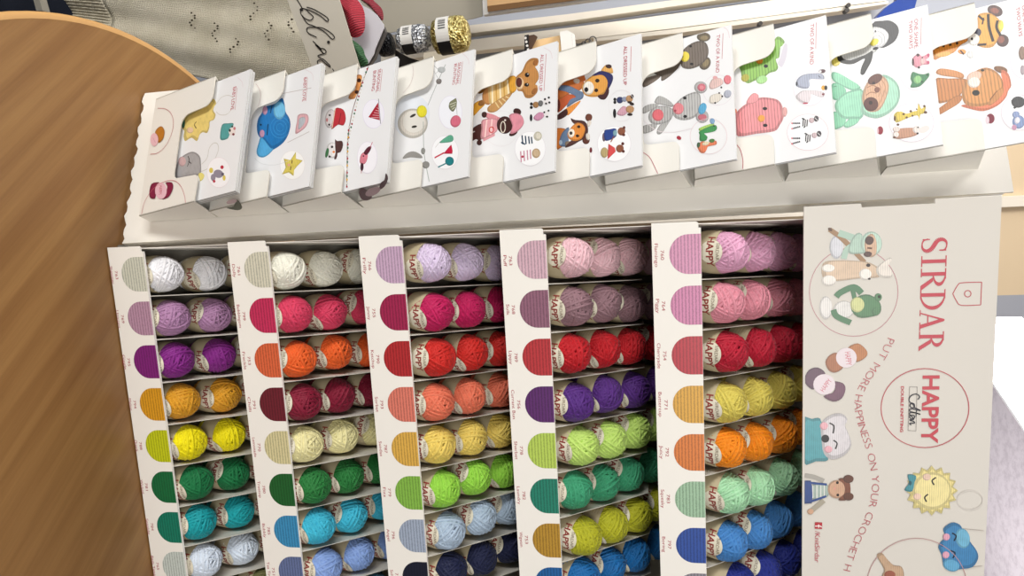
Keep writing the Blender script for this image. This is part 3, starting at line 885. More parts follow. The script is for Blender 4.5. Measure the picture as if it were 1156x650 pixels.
('l','2a2a2a',.028,[4431,16188,4497,16121,4584,16158]),
('l','2a2a2a',.028,[4772,16059,4838,16001,4926,16035]),
('e','kE3C4B0',[4427,16024,-1,70,68,2]),
('e','kE3C4B0',[4825,15867,-2,70,69,2]),
('p','k3F8C98',[4385,15690,4410,15838,4552,15807,4722,15776,4697,15638,4553,15715]),
('e','2a5a64',[4553,15737,-1,28,48,1]),
('l','B9B0A8',.012,[5459,16702,5495,17186]),
('l','B9B0A8',.012,[6261,16765,6176,17197]),
('p','k3E80B2',[5471,16346,5336,16489,5372,16629,5500,16703,5700,16815,5899,16947,6062,16974,6239,16876,6290,16661,6338,16522,6261,16389,6006,16335,5843,16270,5717,16326,5633,16401]),
('e','k6FB0CE',[5651,16691,-34,122,199,42]),
('e','k62A6CC',[6214,16511,45,143,120,-27]),
('e','kD9A0B4',[5633,16404,-2,60,74,2]),
('e','kD9A0B4',[6003,16406,-2,60,74,2]),
('l','16263a',.028,[5547,16503,5606,16575,5709,16543]),
('l','16263a',.028,[5909,16487,5955,16566,6064,16534]),
('e','2a5a86',[5808,16336,-1,25,29,1]),
('o','B98A8A',.012,[6715,15900,-45,905,1034,28]),
('p','kBFA083',[6074,15173,6007,15262,6129,15359,6258,15485,6286,15630,6494,15678,6791,15660,6808,15315,6513,15272,6350,15313]),
('e','k9A5A48',[6464,15417,-5,102,93,2])]}
BG={'jumper':(9,[-862,-872,-953,-849,-867,-13,-791,195,-502,167,-454,-156,-423,-563,-591,-783,-793,-863]),'jq':(12.5,[-1107,-1137,-768,-1151,-981,69,-472,21]),'leg':(11,[-1023,-1179,-948,-1173,-902,-1166,-900,-1139,-946,-1146,-1020,-1149]),'hem':(9,[-862,-872,-953,-849,-942,-742,-821,-752,-771,-788]),'sign':(8,[-798,-2,-780,174,-503,238,-516,81]),'w0':(7.97,[-779,29,-763,40,-726,59,-725,50,-729,57,-724,73,-716,91,-701,116,-683,136,-688,141,-699,132,-722,97,-731,73]),'w1':(7.97,[-727,56,-716,51,-700,62,-691,80,-696,90,-703,91,-715,78,-725,71]),'w2':(7.97,[-708,55,-683,70,-673,90,-654,123,-629,147,-633,156,-646,147,-664,120,-669,90,-670,73,-665,66,-653,71,-638,97]),'w3':(7.97,[-628,83,-601,109,-611,97,-616,91,-586,116,-602,105,-601,118,-589,123,-582,95,-569,114,-551,131,-545,132,-556,119,-568,106,-567,93,-558,93,-542,103,-534,117]),'dot':(7.97,[-620,135]),'apos':(7.97,[-539,140,-531,144]),'tag':(10,[-798,164,-772,179,-758,204,-736,229,-702,250,-691,249,-626,212,-610,206,-582,184,-573,161,-661,134,-799,147]),'tagrim':(10.15,[-700,244,-681,249,-620,213,-601,204,-578,182,-574,159,-664,128,-710,194]),'red1':(9.6,[-786,110,-793,119,-793,163,-771,187,-746,199,-719,201,-684,196,-665,181,-661,159,-673,143,-737,127]),'red2':(10.4,[-812,149,-795,166,-765,198,-726,230,-736,238,-764,234,-790,210,-808,193]),'green':(9.5,[-651,149,-641,170,-620,189,-599,194,-573,203,-564,171,-602,162]),'panel':(16,[-1036,-54,-948,-62,-901,-23,-802,39,-822,331,-825,415,-833,471,-982,474]),'frameo':(15.6,[-981,482,-828,482,-839,823,-846,1032,-855,1235,-904,1237]),'framei':(15.5,[-976,504,-837,503,-846,824,-853,1032,-861,1218,-903,1219]),'boardlow':(15.45,[-857,503,-836,504,-845,825,-852,1033,-865,1033,-864,825]),'post1':(18,[-845,369,-851,800,-866,1247,-884,1740,-860,1740,-841,1247,-822,799,-811,366,-796,-5,-835,-2]),'post2':(18,[-783,365,-795,798,-811,1246,-827,1637,-847,2074,-783,2076,-779,1936,-768,1671,-752,1245,-744,910,-734,361,-723,-53,-773,-49]),'post3':(18,[-742,910,-749,1245,-766,1671,-776,1936,-781,2085,-771,2086,-762,1937,-749,1671,-731,1244,-728,909]),'screws':(17.8,[-776,1931,-757,1926,-737,1593]),'blue':(14,[-640,1911,-654,1923,-670,1937,-689,1959,-706,1991,-749,2007,-744,2052,-698,2051,-675,2045,-634,2041]),'silver':(11,[-663,264,-669,379]),'gold':(11,[-664,392,-671,519]),'black':(11,[-654,189,-660,246]),'cone':(13,[-684,815,-687,841,-673,866,-617,870,-615,818]),'reel':(13.2,[-643,705,-667,726,-675,812,-618,816,-620,717]),'strip':(12.8,[-679,687,-681,702,-616,698,-617,683]),'brown':(12.9,[-679,702,-681,721,-674,731,-653,720,-635,709,-630,699]),'tray':(11.5,[-647,234,-633,253,-615,284,-595,336,-597,382,-573,380,-572,241,-610,231]),'chain':(13,[-630,890,-633,900,-639,916,-644,933]),'box':(12.5,[-644,309,-657,453,-600,449,-600,306]),'cab':(16,[-180,2457,6,2465,46,2467,388,2482,475,2486])}

# ------------------------------------------------------------------ the setting
wood, nt, b = new_mat('beech_veneer')
tc = N_(nt, 'ShaderNodeTexCoord'); mp = N_(nt, 'ShaderNodeMapping'); mp.inputs['Rotation'].default_value = (0, 0, math.radians(-53)); mp.inputs['Scale'].default_value = (.55, 14, 1)
rot = N_(nt, 'ShaderNodeMapping'); rot.inputs['Rotation'].default_value = (0, 0, math.radians(53)); L_(nt, tc.outputs['Object'], rot.inputs['Vector'])
mp.inputs['Rotation'].default_value = (0, 0, 0); L_(nt, rot.outputs[0], mp.inputs['Vector'])
n1 = N_(nt, 'ShaderNodeTexNoise', Scale=3.2, Detail=6, Roughness=.55, Distortion=.25); L_(nt, mp.outputs[0], n1.inputs['Vector'])
mp2 = N_(nt, 'ShaderNodeMapping'); mp2.inputs['Scale'].default_value = (5, 160, 1); L_(nt, rot.outputs[0], mp2.inputs['Vector'])
n2 = N_(nt, 'ShaderNodeTexNoise', Scale=3, Detail=3); L_(nt, mp2.outputs[0], n2.inputs['Vector'])
cr = N_(nt, 'ShaderNodeValToRGB'); L_(nt, n1.outputs['Fac'], cr.inputs[0])
cr.color_ramp.elements[0].position = .3; cr.color_ramp.elements[0].color = rgb('7E5830'); cr.color_ramp.elements[1].position = .7; cr.color_ramp.elements[1].color = rgb('967042')
mx = N_(nt, 'ShaderNodeMix', data_type='RGBA', blend_type='MULTIPLY'); mx.inputs[0].default_value = .22; L_(nt, cr.outputs[0], mx.inputs[6]); L_(nt, n2.outputs['Fac'], mx.inputs[7]); L_(nt, mx.outputs[2], b.inputs['Base Color'])
b.inputs['Roughness'].default_value = .42; b.inputs['Specular IOR Level'].default_value = .35

def slab(name, x0, x1, y0, y1, z0, z1, m, kind='structure'):
    mb = MB(); mb.box(lambda x, y, z: Vector((x, y, z)), x0, x1, y0, y1, z0, z1, m); return tag(mb.build(name), kind=kind)
carpet = plain('20242E', .95, .1, bump=.6, bscale=600, var=.4, vscale=300)
slab('floor', -4, 4, -3, 3.2, -.05, 0, carpet)
slab('wall_back', -4, 4, 3.0, 3.1, 0, 2.62, plain('B9BAC2', .8, .2, var=.1, vscale=4))
slab('wall_left', -2.6, -2.5, -3, 3.0, 0, 2.62, plain('A3A6B0', .8, .2, var=.1, vscale=4))
# speckled mineral fibre ceiling
ct, nt, b = new_mat('ceiling_tile'); tc = N_(nt, 'ShaderNodeTexCoord')
v = N_(nt, 'ShaderNodeTexNoise', Scale=28, Detail=5, Roughness=.75); L_(nt, tc.outputs['Object'], v.inputs['Vector'])
cr = N_(nt, 'ShaderNodeValToRGB'); L_(nt, v.outputs['Fac'], cr.inputs[0]); cr.color_ramp.elements[0].position = .38; cr.color_ramp.elements[0].color = rgb('BDB4BC'); cr.color_ramp.elements[1].position = .55; cr.color_ramp.elements[1].color = rgb('CFC7CE')
L_(nt, cr.outputs[0], b.inputs['Base Color']); b.inputs['Roughness'].default_value = .9
slab('ceiling', -4, 4, -3, 3.2, 2.6, 2.68, ct)
# round table: beech veneer with a pale lacquered edge
def lathe(prof, seg=96, c=(0, 0, 0)):
    vs = []; fs = []; n = len(prof)
    for i in range(seg):
        a = 2*PI*i/seg
        for r, z in prof: vs.append((c[0]+r*math.cos(a), c[1]+r*math.sin(a), c[2]+z))
    for i in range(seg):
        for j in range(n-1):
            a, b = i*n+j, ((i+1) % seg)*n+j; fs.append((a, b, b+1, a+1))
    return vs, fs
TC = W(3.2, .6, -.9); TR = 8.8*U
table = empty('round_table', (TC.x, TC.y, 0), 'round beech veneer table with a pale curved edge under the yarn stand', 'table')
mb = MB(); vs, fs = lathe([(0.0005, 0), (TR-.008, 0), (TR-.008, -.025), (.0005, -.025)], 128, TC); mb.mesh(vs, fs, wood); mb.build('tabletop', table)
edge = plain('C99C62', .35, .5, var=.15, vscale=12)
mb = MB(); vs, fs = lathe([(TR-.008, 0.0), (TR-.004, .0006), (TR-.001, -.001), (TR, -.004), (TR, -.022), (TR-.003, -.026), (TR-.008, -.025)], 128, TC); mb.mesh(vs, fs, edge); mb.build('edge_band', table, smooth=True)
steel = plain('8D8F92', .35, .5, metal=.9)
mb = MB(); vs, fs = lathe([(.0005, .69), (.04, .69), (.035, .05), (.0005, .05)], 32, (TC.x, TC.y, 0)); mb.mesh(vs, fs, steel); mb.build('pedestal', table, smooth=True)
mb = MB(); vs, fs = lathe([(.0005, .05), (.05, .05), (.24, .02), (.26, 0), (.0005, 0)], 48, (TC.x, TC.y, 0)); mb.mesh(vs, fs, steel); mb.build('foot', table, smooth=True)

# ------------------------------------------------------------------ yarn stand
H = 2.984                                     # from one tray to the next
stand = empty('yarn_display_stand', W(4.5, 1.5, -.9), 'white card yarn display stand with five shaded trays and a printed header', 'display stand')
CARDM = plain('F3EFE7', .5, .3, var=.06, vscale=7); CARDD = plain('8A867D', .7, .2); DIVC = plain('CFCBC1', .6, .2); DARK = plain('1A1715', .9, .1); EDGE = plain('F1EEE8', .5, .3)  # tray floor and divider card darkened, painting in the shade inside the trays
SH = {1: ('top', ['760 Flamingo', '764 Piggy', '754 Cherryade', '771 Buttercup', '792 Juicy', '783 Squeaky', '797 Boring', '', ''], 'D08FB0 CB7FA6 B62A3A D9A33C D97A32 9DBF9F 2B4E9E 8B8790 7A7880'.split()),
      2: ('second', ['763 Puff', '768 Sulk', '789 Lippy', '756 Currant Bun', '778 Sherbet', '782 Laundry', '753 Wigwam', '', ''], 'D3AEBB 8F5F74 B83036 5A2468 B6CF5A 1F7F68 B58A2E 1D5F9E 7A7880'.split()),
      3: ('middle', ['766 Frilly', '755 Jammy', '790 Ketchup', '793 Sorbet', '787 Sundae', '779 Fizz', '796 Angel', '758 School', ''], 'C9A9C4 A0234E B22A2E DD7C6A DDAE4E 86B84A A2AEC2 171A2E 7A7880'.split()),
      4: ('fourth', ['761 Dolly', '799 Bubblegum', '753 Freckle', '791 Chilli', '770 Lemonade', '780 Treetop', '785 Bubbly', '751 Tea Time', ''], 'D6D2BE C42F5A D9653E 6B1E2C D6CC9C 1E5F2C 3D8FBE 66749E 7A7880'.split()),
      5: ('bottom', ['763 Shimmer', '769 Unicorn', '795 Giggle', '794 Melon', '788 Quack', '781 Wicked', '784 Seaside', '765 Bath Time', ''], 'CFD0C0 B78FA6 7E1F76 D99A22 C4CB1A 0D6A3C 087A62 C9D2CC 7A7880'.split())}
def swatch_mat(h):
    key = ('swatch', h)
    if key in MATS: return MATS[key]
    m, nt, b = new_mat('swatch_'+h); tc = N_(nt, 'ShaderNodeTexCoord')
    w = N_(nt, 'ShaderNodeTexWave', bands_direction='Z', Scale=88, Distortion=2.2, Detail=2); L_(nt, tc.outputs['Object'], w.inputs['Vector']); w.inputs['Detail Scale'].default_value = 7
    cr = N_(nt, 'ShaderNodeValToRGB'); L_(nt, w.outputs['Fac'], cr.inputs[0]); c = rgb(h)
    cr.color_ramp.elements[0].color = (c[0]*.6, c[1]*.6, c[2]*.6, 1); cr.color_ramp.elements[0].position = .05
    cr.color_ramp.elements[1].color = c; cr.color_ramp.elements[1].position = .6
    L_(nt, cr.outputs[0], b.inputs['Base Color']); b.inputs['Roughness'].default_value = .4; MATS[key] = m; return m
SKEW = .13; YS = {1: .69, 2: .71, 3: .75, 4: .79, 5: .82}; RAMP = {5: (0.68, -1.32), 4: (0.68, -1.296), 3: (0.72, -1.136), 2: (0.76, -1.173), 1: (0.84, -1.069)}      # (depth, height) of a tray's sloping floor, from its top edge
for s, (nm, names, sw) in SH.items():
    z0 = (5-s)*H
    mb = MB(); ramp = lambda y: RAMP[s][0]*y+RAMP[s][1]; y0 = max(.03, (-.84-RAMP[s][1])/RAMP[s][0]); a, b2 = (y0, ramp(y0)), (3.4, ramp(3.4))
    P = lambda x, y, z: W(x+SKEW*y, y, z0+z)
    vs = [P(-.57, *a), P(9.57, *a), P(9.57, *b2), P(-.57, *b2)]
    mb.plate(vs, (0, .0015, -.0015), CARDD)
    for x in (-.585, 9.57):                    # end walls follow the slope
        mb.plate([P(x, y0, ramp(y0)), P(x, .04, ramp(y0)), P(x, .04, .0), P(x, .3, .28), P(x, 1.95, 1.93), P(x, 3.4, 1.93), P(x, 3.4, ramp(3.4))], (.0009, 0, 0), CARDM)
    tray = mb.build('shelf_tray', stand)
    st = MB()
    x0 = -.62-.012*(s-1)*0; z1 = -.925 if s < 5 else -.87
    e = .03
    st.plate([P(x0, 0, z1), P(9.62, 0, z1), P(9.62, 0, -.03), P(9.6, 0, 0), P(-.5, 0, 0), P(-.5, 0, -.045), P(x0+.03, 0, -.045), P(x0, 0, -.08)], (0, .0016, 0), CARDM, EDGE)
    st.plate([P(-.5, .03, 0), P(9.6, .03, 0), P(9.6, .055, .004), P(-.5, .055, .004)], (0, 0, -.0008), CARDM)
    ink = Ink(st, lambda p, q, h: W(p, 0, z0+q)+Vector((0, -h*.12, 0)))
    for i in range(9):
        hw = .385; dep = .60; pts = [(i-hw, -.004), (i-hw, -dep+hw)]
        pts += [(i+hw*math.cos(t), -dep+hw*.93+hw*.93*math.sin(t)) for t in [PI+PI*k/16 for k in range(17)]] + [(i+hw, -.004)]
        ink.h = .001; ink.poly(pts, swatch_mat(sw[i])); ink.h = .0015
        if names[i]:
            num, word = names[i].split(' ', 1); red = printed('A83444')
            ink.text(num, (i-.095, -.762), (i+.095, -.762), .066, red)
            w = .0285*len(word); ink.text(word, (i-w, -.874), (i+w, -.874), .066, red)
    st.build('front_strip', tray)
    for i in range(9):
        dv = MB(); x = i+.5
        dv.plate([P(x-.008, y0+.05, ramp(y0+.05)+.02), P(x-.008, .05, ramp(y0+.05)+.02), P(x-.008, .05, .03), P(x-.008, .12, .12), P(x-.008, 1.85, 1.86), P(x-.008, 3.36, 1.86), P(x-.008, 3.36, ramp(3.36)+.02)], (.0009, 0, 0), DIVC)
        dv.build('divider', tray)
for nm, x in (('side_panel', -.60), ('side_panel', 9.59)):
    mb = MB(); mb.box(lambda a, b_, c_: W(a+SKEW*b_, b_, c_), x, x+.014, .32, 3.65, -.885, 17.05, CARDM); mb.build(nm, stand)
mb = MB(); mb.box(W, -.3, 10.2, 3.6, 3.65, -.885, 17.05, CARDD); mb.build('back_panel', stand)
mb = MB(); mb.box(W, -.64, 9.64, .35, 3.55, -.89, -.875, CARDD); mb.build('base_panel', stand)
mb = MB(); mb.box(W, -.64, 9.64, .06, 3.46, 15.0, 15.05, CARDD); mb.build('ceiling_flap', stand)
mb = MB()
hp = [(-.80, 13.79), (-.81, 14.78), (-.74, 14.79), (-.75, 16.02), (-.83, 16.02), (-.84, 17.1), (9.9, 17.1), (9.87, 13.79)]
mb.plate([W(x, -.01, z) for x, z in hp], (0, .0025, 0), plain('DAD5CC', .5, .3, var=.05, vscale=7), EDGE)
ink = Ink(mb, lambda a, b_, h: W(a, -.01, b_)+Vector((0, -.0002-h*.012, 0)), rect=(-.78, 9.8, 13.83, 17.05), step=.0004)
ink.run(ART['hdr'])
# serif masthead letters built from thick and thin strokes
red = printed('BE4250')
def serif(ch, x, z, w, h):
    T = h*.155; t = h*.045; S = h*.045
    def R(a, b_, c, d): ink.poly([(x+a*w, z+c*h), (x+b_*w, z+c*h), (x+b_*w, z+d*h), (x+a*w, z+d*h)], red)
    def foot(a, yy, l=.28, up=True): R(a-l, a+l, yy, yy+.045)
    k = T/w
    def bowl(xa, xb, za, zb):
        o = []; inn = []
        for i in range(17):
            th = -PI/2+PI*i/16
            o.append((x+w*(xa+(xb-xa)*math.cos(th)), z+h*((za+zb)/2+(zb-za)/2*math.sin(th))))
            inn.append((x+w*(xa+(xb-xa-k)*math.cos(th)), z+h*((za+zb)/2+((zb-za)/2-.05)*math.sin(th))))
        for i in range(16): ink.poly([o[i], o[i+1], inn[i+1], inn[i]], red)
    if ch == 'I': R(.5-k/2, .5+k/2, 0, 1); foot(.5, 0, .5); foot(.5, .955, .5)
    if ch in 'RD':
        R(.18, .18+k, 0, 1); R(0, .40, 0, .045); R(0, .18+k, .955, 1)
        if ch == 'D': bowl(.18+k*.5, 1, 0, 1); R(.18, .45, 0, .05); R(.18, .45, .95, 1)
        else:
            bowl(.18+k*.5, .84, .47, 1); R(.18, .5, .47, .515); R(.18, .5, .95, 1)
            ink.poly([(x+.42*w, z+.49*h), (x+(.42+k*1.15)*w, z+.49*h), (x+1.02*w, z+.045*h), (x+1.08*w, z), (x+.82*w, z)], red)
    if ch == 'A':
        ink.poly([(x+.10*w, z), (x+.16*w, z), (x+.52*w, z+.90*h), (x+.46*w, z+h)], red)
        ink.poly([(x+.46*w, z+h), (x+.55*w, z+h), (x+.95*w, z), (x+(.95-k*1.1)*w, z), (x+.44*w, z+.86*h)], red)
        R(.25, .72, .31, .355); R(-.02, .28, 0, .04); R(.62, 1.06, 0, .04)
    if ch == 'S':
        P_ = [(.88, .80), (.80, .93), (.55, .985), (.30, .955), (.14, .80), (.22, .62), (.50, .50), (.78, .38), (.90, .20), (.74, .05), (.45, .015), (.20, .07), (.10, .25)]
        Wd = [.3, .4, .3, .6, 1, 1.15, 1.15, 1.15, 1, .6, .3, .4, .3]
        q = spline([(x+a*w, z+b_*h) for a, b_ in P_], False, 4); n = len(q)
        for i in range(n-1):
            f = i/(n-1)*12; f2 = (i+1)/(n-1)*12
            wa = Wd[int(f)]+(Wd[min(int(f)+1, 12)]-Wd[int(f)])*(f-int(f)); wb = Wd[int(min(f2, 11.99))]+(Wd[min(int(f2)+1, 12)]-Wd[int(min(f2, 11.99))])*(f2-int(f2))
            dx, dz = q[i+1][0]-q[i][0], q[i+1][1]-q[i][1]; d = math.hypot(dx, dz); nx, nz = -dz/d*T/2, dx/d*T/2
            ink.poly([(q[i][0]+nx*wa, q[i][1]+nz*wa), (q[i][0]-nx*wa, q[i][1]-nz*wa), (q[i+1][0]-nx*wb, q[i+1][1]-nz*wb), (q[i+1][0]+nx*wb, q[i+1][1]+nz*wb)], red)
        R(.82, .90, .70, .97); R(.09, .16, .03, .32)
ink.h = .004; ink.stack = True
SX0, SX1, SZ, SHh = -0.142, 1.952, 15.817, 0.423
xs = SX0; tot = SX1-SX0
for ch, w, gap in (('S', .13, .03), ('I', .095, .015), ('R', .185, .0), ('D', .18, .005), ('A', .175, .015), ('R', .165, 0)):
    serif(ch, xs, SZ, w*tot, SHh); xs += (w+gap)*tot
mb.build('header_board', stand)

# ------------------------------------------------------------------ balls of cotton
BR, BH = .0208, .0327
def srad(d):
    st = math.hypot(d[0], d[1]); n = 2.7
    return ((st/BR)**n+(abs(d[2])/BH)**n)**(-1/n)
def make_yarn(seed, loops=62):
    rnd = random.Random(seed); seg = 26; keys = []
    g = 0; az = rnd.random()*6.28
    while g < loops:
        az += 2.399+rnd.uniform(-.25, .25); late = g > loops*.45
        tilt = math.radians(rnd.uniform(46, 66) if late else rnd.uniform(58, 74)); m = rnd.choice((3, 4, 5, 6)) if late else 6
        for j in range(m): keys.append((az+rnd.uniform(-.015, .015), tilt, (j-(m-1)/2)*.152+rnd.uniform(-.035, .035)))
        g += m
    n = len(keys); pts = []
    for i, (az, tl, off) in enumerate(keys):
        nx = keys[(i+1) % n]
        for k in range(seg):
            f = max(0, (k/seg-.75)/.25); f = f*f*(3-2*f)
            da = (nx[0]-az+PI) % (2*PI)-PI
            A = az+da*f; T = tl+(nx[1]-tl)*f; o = off+(nx[2]-off)*f
            nv = Vector((math.sin(T)*math.cos(A), math.sin(T)*math.sin(A), math.cos(T)))
            e1 = Vector((-math.sin(A), math.cos(A), 0)); e2 = nv.cross(e1); ph = 2*PI*k/seg
            d = nv*o+(e1*math.cos(ph)+e2*math.sin(ph))*math.sqrt(max(0, 1-o*o))
            lift = .0022*(i/n)**1.3+.0004*math.sin(i*1.7)
            pts.append((d, d*(srad(d)+lift)))
    vs = []; fs = []; w = .00172; N = len(pts)
    for i in range(N):
        p = pts[i][1]; t = (pts[min(i+1, N-1)][1]-pts[max(i-1, 0)][1]).normalized(); nrm = pts[i][0]
        sd = t.cross(nrm).normalized(); nn = sd.cross(t)
        vs += [p+sd*w*.9-nn*w*1.0, p+sd*w*.62+nn*w*.22, p-sd*w*.62+nn*w*.22, p-sd*w*.9-nn*w*1.0]
    for i in range(N-1):
        for j in range(3): fs.append((4*i+j, 4*i+j+1, 4*i+5+j, 4*i+4+j))
    # dark hollow core
    b0 = len(vs); R_, C_ = 10, 16
    for i in range(R_+1):
        th = PI*i/R_
        for j in range(C_):
            d = (math.sin(th)*math.cos(2*PI*j/C_), math.sin(th)*math.sin(2*PI*j/C_), math.cos(th)); r = srad(d)*.93-.0004
            if i in (0, R_): r *= .82
            vs.append(Vector(d)*r)
    for i in range(R_):
        for j in range(C_): fs.append((b0+i*C_+j, b0+i*C_+(j+1) % C_, b0+(i+1)*C_+(j+1) % C_, b0+(i+1)*C_+j))
    me = bpy.data.meshes.new('wound_yarn'); me.from_pydata(vs, [], fs); me.polygons.foreach_set('use_smooth', [True]*len(fs)); me.update()
    me.materials.append(yarn_mat('E6E6EC')); return me
BAND = plain('C2B595', .55, .25, var=.12, vscale=60); BADGE = plain('E2DCC8', .5, .3)
def make_band():
    mb = MB(); seg = 56; rows = 5
    def pt(phi, z, lift):
        d = Vector((math.sin(phi), -math.cos(phi), 0))
        rr = BR*(1-(min(abs(z), BH*.98)/BH)**2.7)**(1/2.7)
        return d*(rr+.0029+lift*.25)+Vector((0, 0, z))
    cz, rad = .0045, .0128
    def top(phi):
        x = phi*.0235; b0 = .0085
        return max(b0, cz+math.sqrt(max(0, rad*rad-x*x))) if abs(x) < rad else b0
    vs = []; fs = []
    for i in range(seg):
        phi = -PI+2*PI*i/seg
        for r in range(rows+1):
            z0 = -.0155; vs.append(pt(phi, z0+(top(phi)-z0)*r/rows, 0))
    for i in range(seg):
        for r in range(rows):
            a = i*(rows+1)+r; b_ = ((i+1) % seg)*(rows+1)+r; fs.append((a, b_, b_+1, a+1))
    mb.mesh(vs, fs, BAND)
    ink = Ink(mb, lambda a, z, h: pt(a/.0235, z, h), step=.0004); ink.h = .0006
    # badge as a fan of rings so it follows the curve
    ring = [[(rad*k/4*math.cos(2*PI*j/28), cz+rad*k/4*math.sin(2*PI*j/28)) for j in range(28)] for k in (1, 2, 3, 4)]
    ink.poly(ring[0], BADGE)
    for k in range(3):
        for j in range(28): ink.poly([ring[k][j], ring[k+1][j], ring[k+1][(j+1) % 28], ring[k][(j+1) % 28]], BADGE)
    ink.h = .0016
    ink.text('HAPPY', (-.0168, -.0005), (.0168, -.0005), .0082, printed('8E3A34'), bold=1)
    ink.text('SIRDAR', (-.0095, .0102), (.0095, .0102), .0038, printed('8A7A68'))
    for zz in (-.0055, -.0078, -.010): ink.stroke([(-.007+k*.0035, zz) for k in range(5)], .0007, printed('A9967C'))
    for ph0 in (-.042, .042):
        for k in range(5): ink.stroke([(ph0-.008, .004-k*.0035), (ph0, .004-k*.0035), (ph0+.008, .004-k*.0035)], .0007, printed('A9967C'))
    ob = mb.build('paper_band'); me = ob.data; bpy.data.objects.remove(ob)
    me.polygons.foreach_set('use_smooth', [i < len(fs) for i in range(len(me.polygons))]); return me
YARN = [make_yarn(11+i) for i in range(6)]; BANDME = make_band()
CN = {1: [('lilac pink', 'DFA6C4'), ('rose pink', 'E091A0'), ('cherry red', 'B3122F'), ('buttercup yellow', 'D6C65A'), ('bright orange', 'F08A0C'), ('mint green', 'A9DDB0'), ('cornflower blue', '4484C6'), ('navy blue', '1E2C86'), ('grey', '6c6c70')],
      2: [('shell pink', 'EBC0C8'), ('dusky mauve', '94727A'), ('scarlet', 'BE1420'), ('deep violet', '55287F'), ('lime cream', 'C0E072'), ('jade green', '3A9A70'), ('olive lime', 'B2B222'), ('petrol blue', '0E66A8'), ('grey', '6c6c70')],
      3: [('pale lavender', 'DCCBE6'), ('magenta', 'BE1258'), ('tomato red', 'CE261E'), ('coral', 'E8785A'), ('soft yellow', 'ECD068'), ('apple green', '98D648'), ('pale grey blue', 'AFC2D6'), ('midnight blue', '151C40'), ('grey', '6c6c70')],
      4: [('ivory', 'F0EEDF'), ('raspberry pink', 'DA3E62'), ('tangerine', 'EC6424'), ('burgundy', '840F30'), ('pale lemon', 'EEE6AC'), ('bottle green', '247A38'), ('turquoise', '3EBBD8'), ('periwinkle blue', '8AA8E0'), ('teal', '2A5A70')],
      5: [('white', 'F4F4F8'), ('dusty lilac', 'B386AE'), ('purple', '872488'), ('mustard', 'DD9E24'), ('lemon yellow', 'F4E600'), ('emerald green', '0D7440'), ('sea green', '10A2AA'), ('ice blue', 'DDE8F6'), ('dark olive', '6a6a40')]}
ORD = ['first', 'second', 'third', 'fourth', 'fifth', 'sixth', 'seventh', 'eighth', 'ninth']
ROWN = ['front of its row', 'second in its row', 'third in its row', 'rearmost in its row']
TRAYN = {1: 'tray next to header board', 2: 'second tray from header board', 3: 'middle tray', 4: 'second tray from table', 5: 'tray nearest the table'}
TILTS = {1: 32, 2: 28, 3: 22, 4: 16, 5: 12}
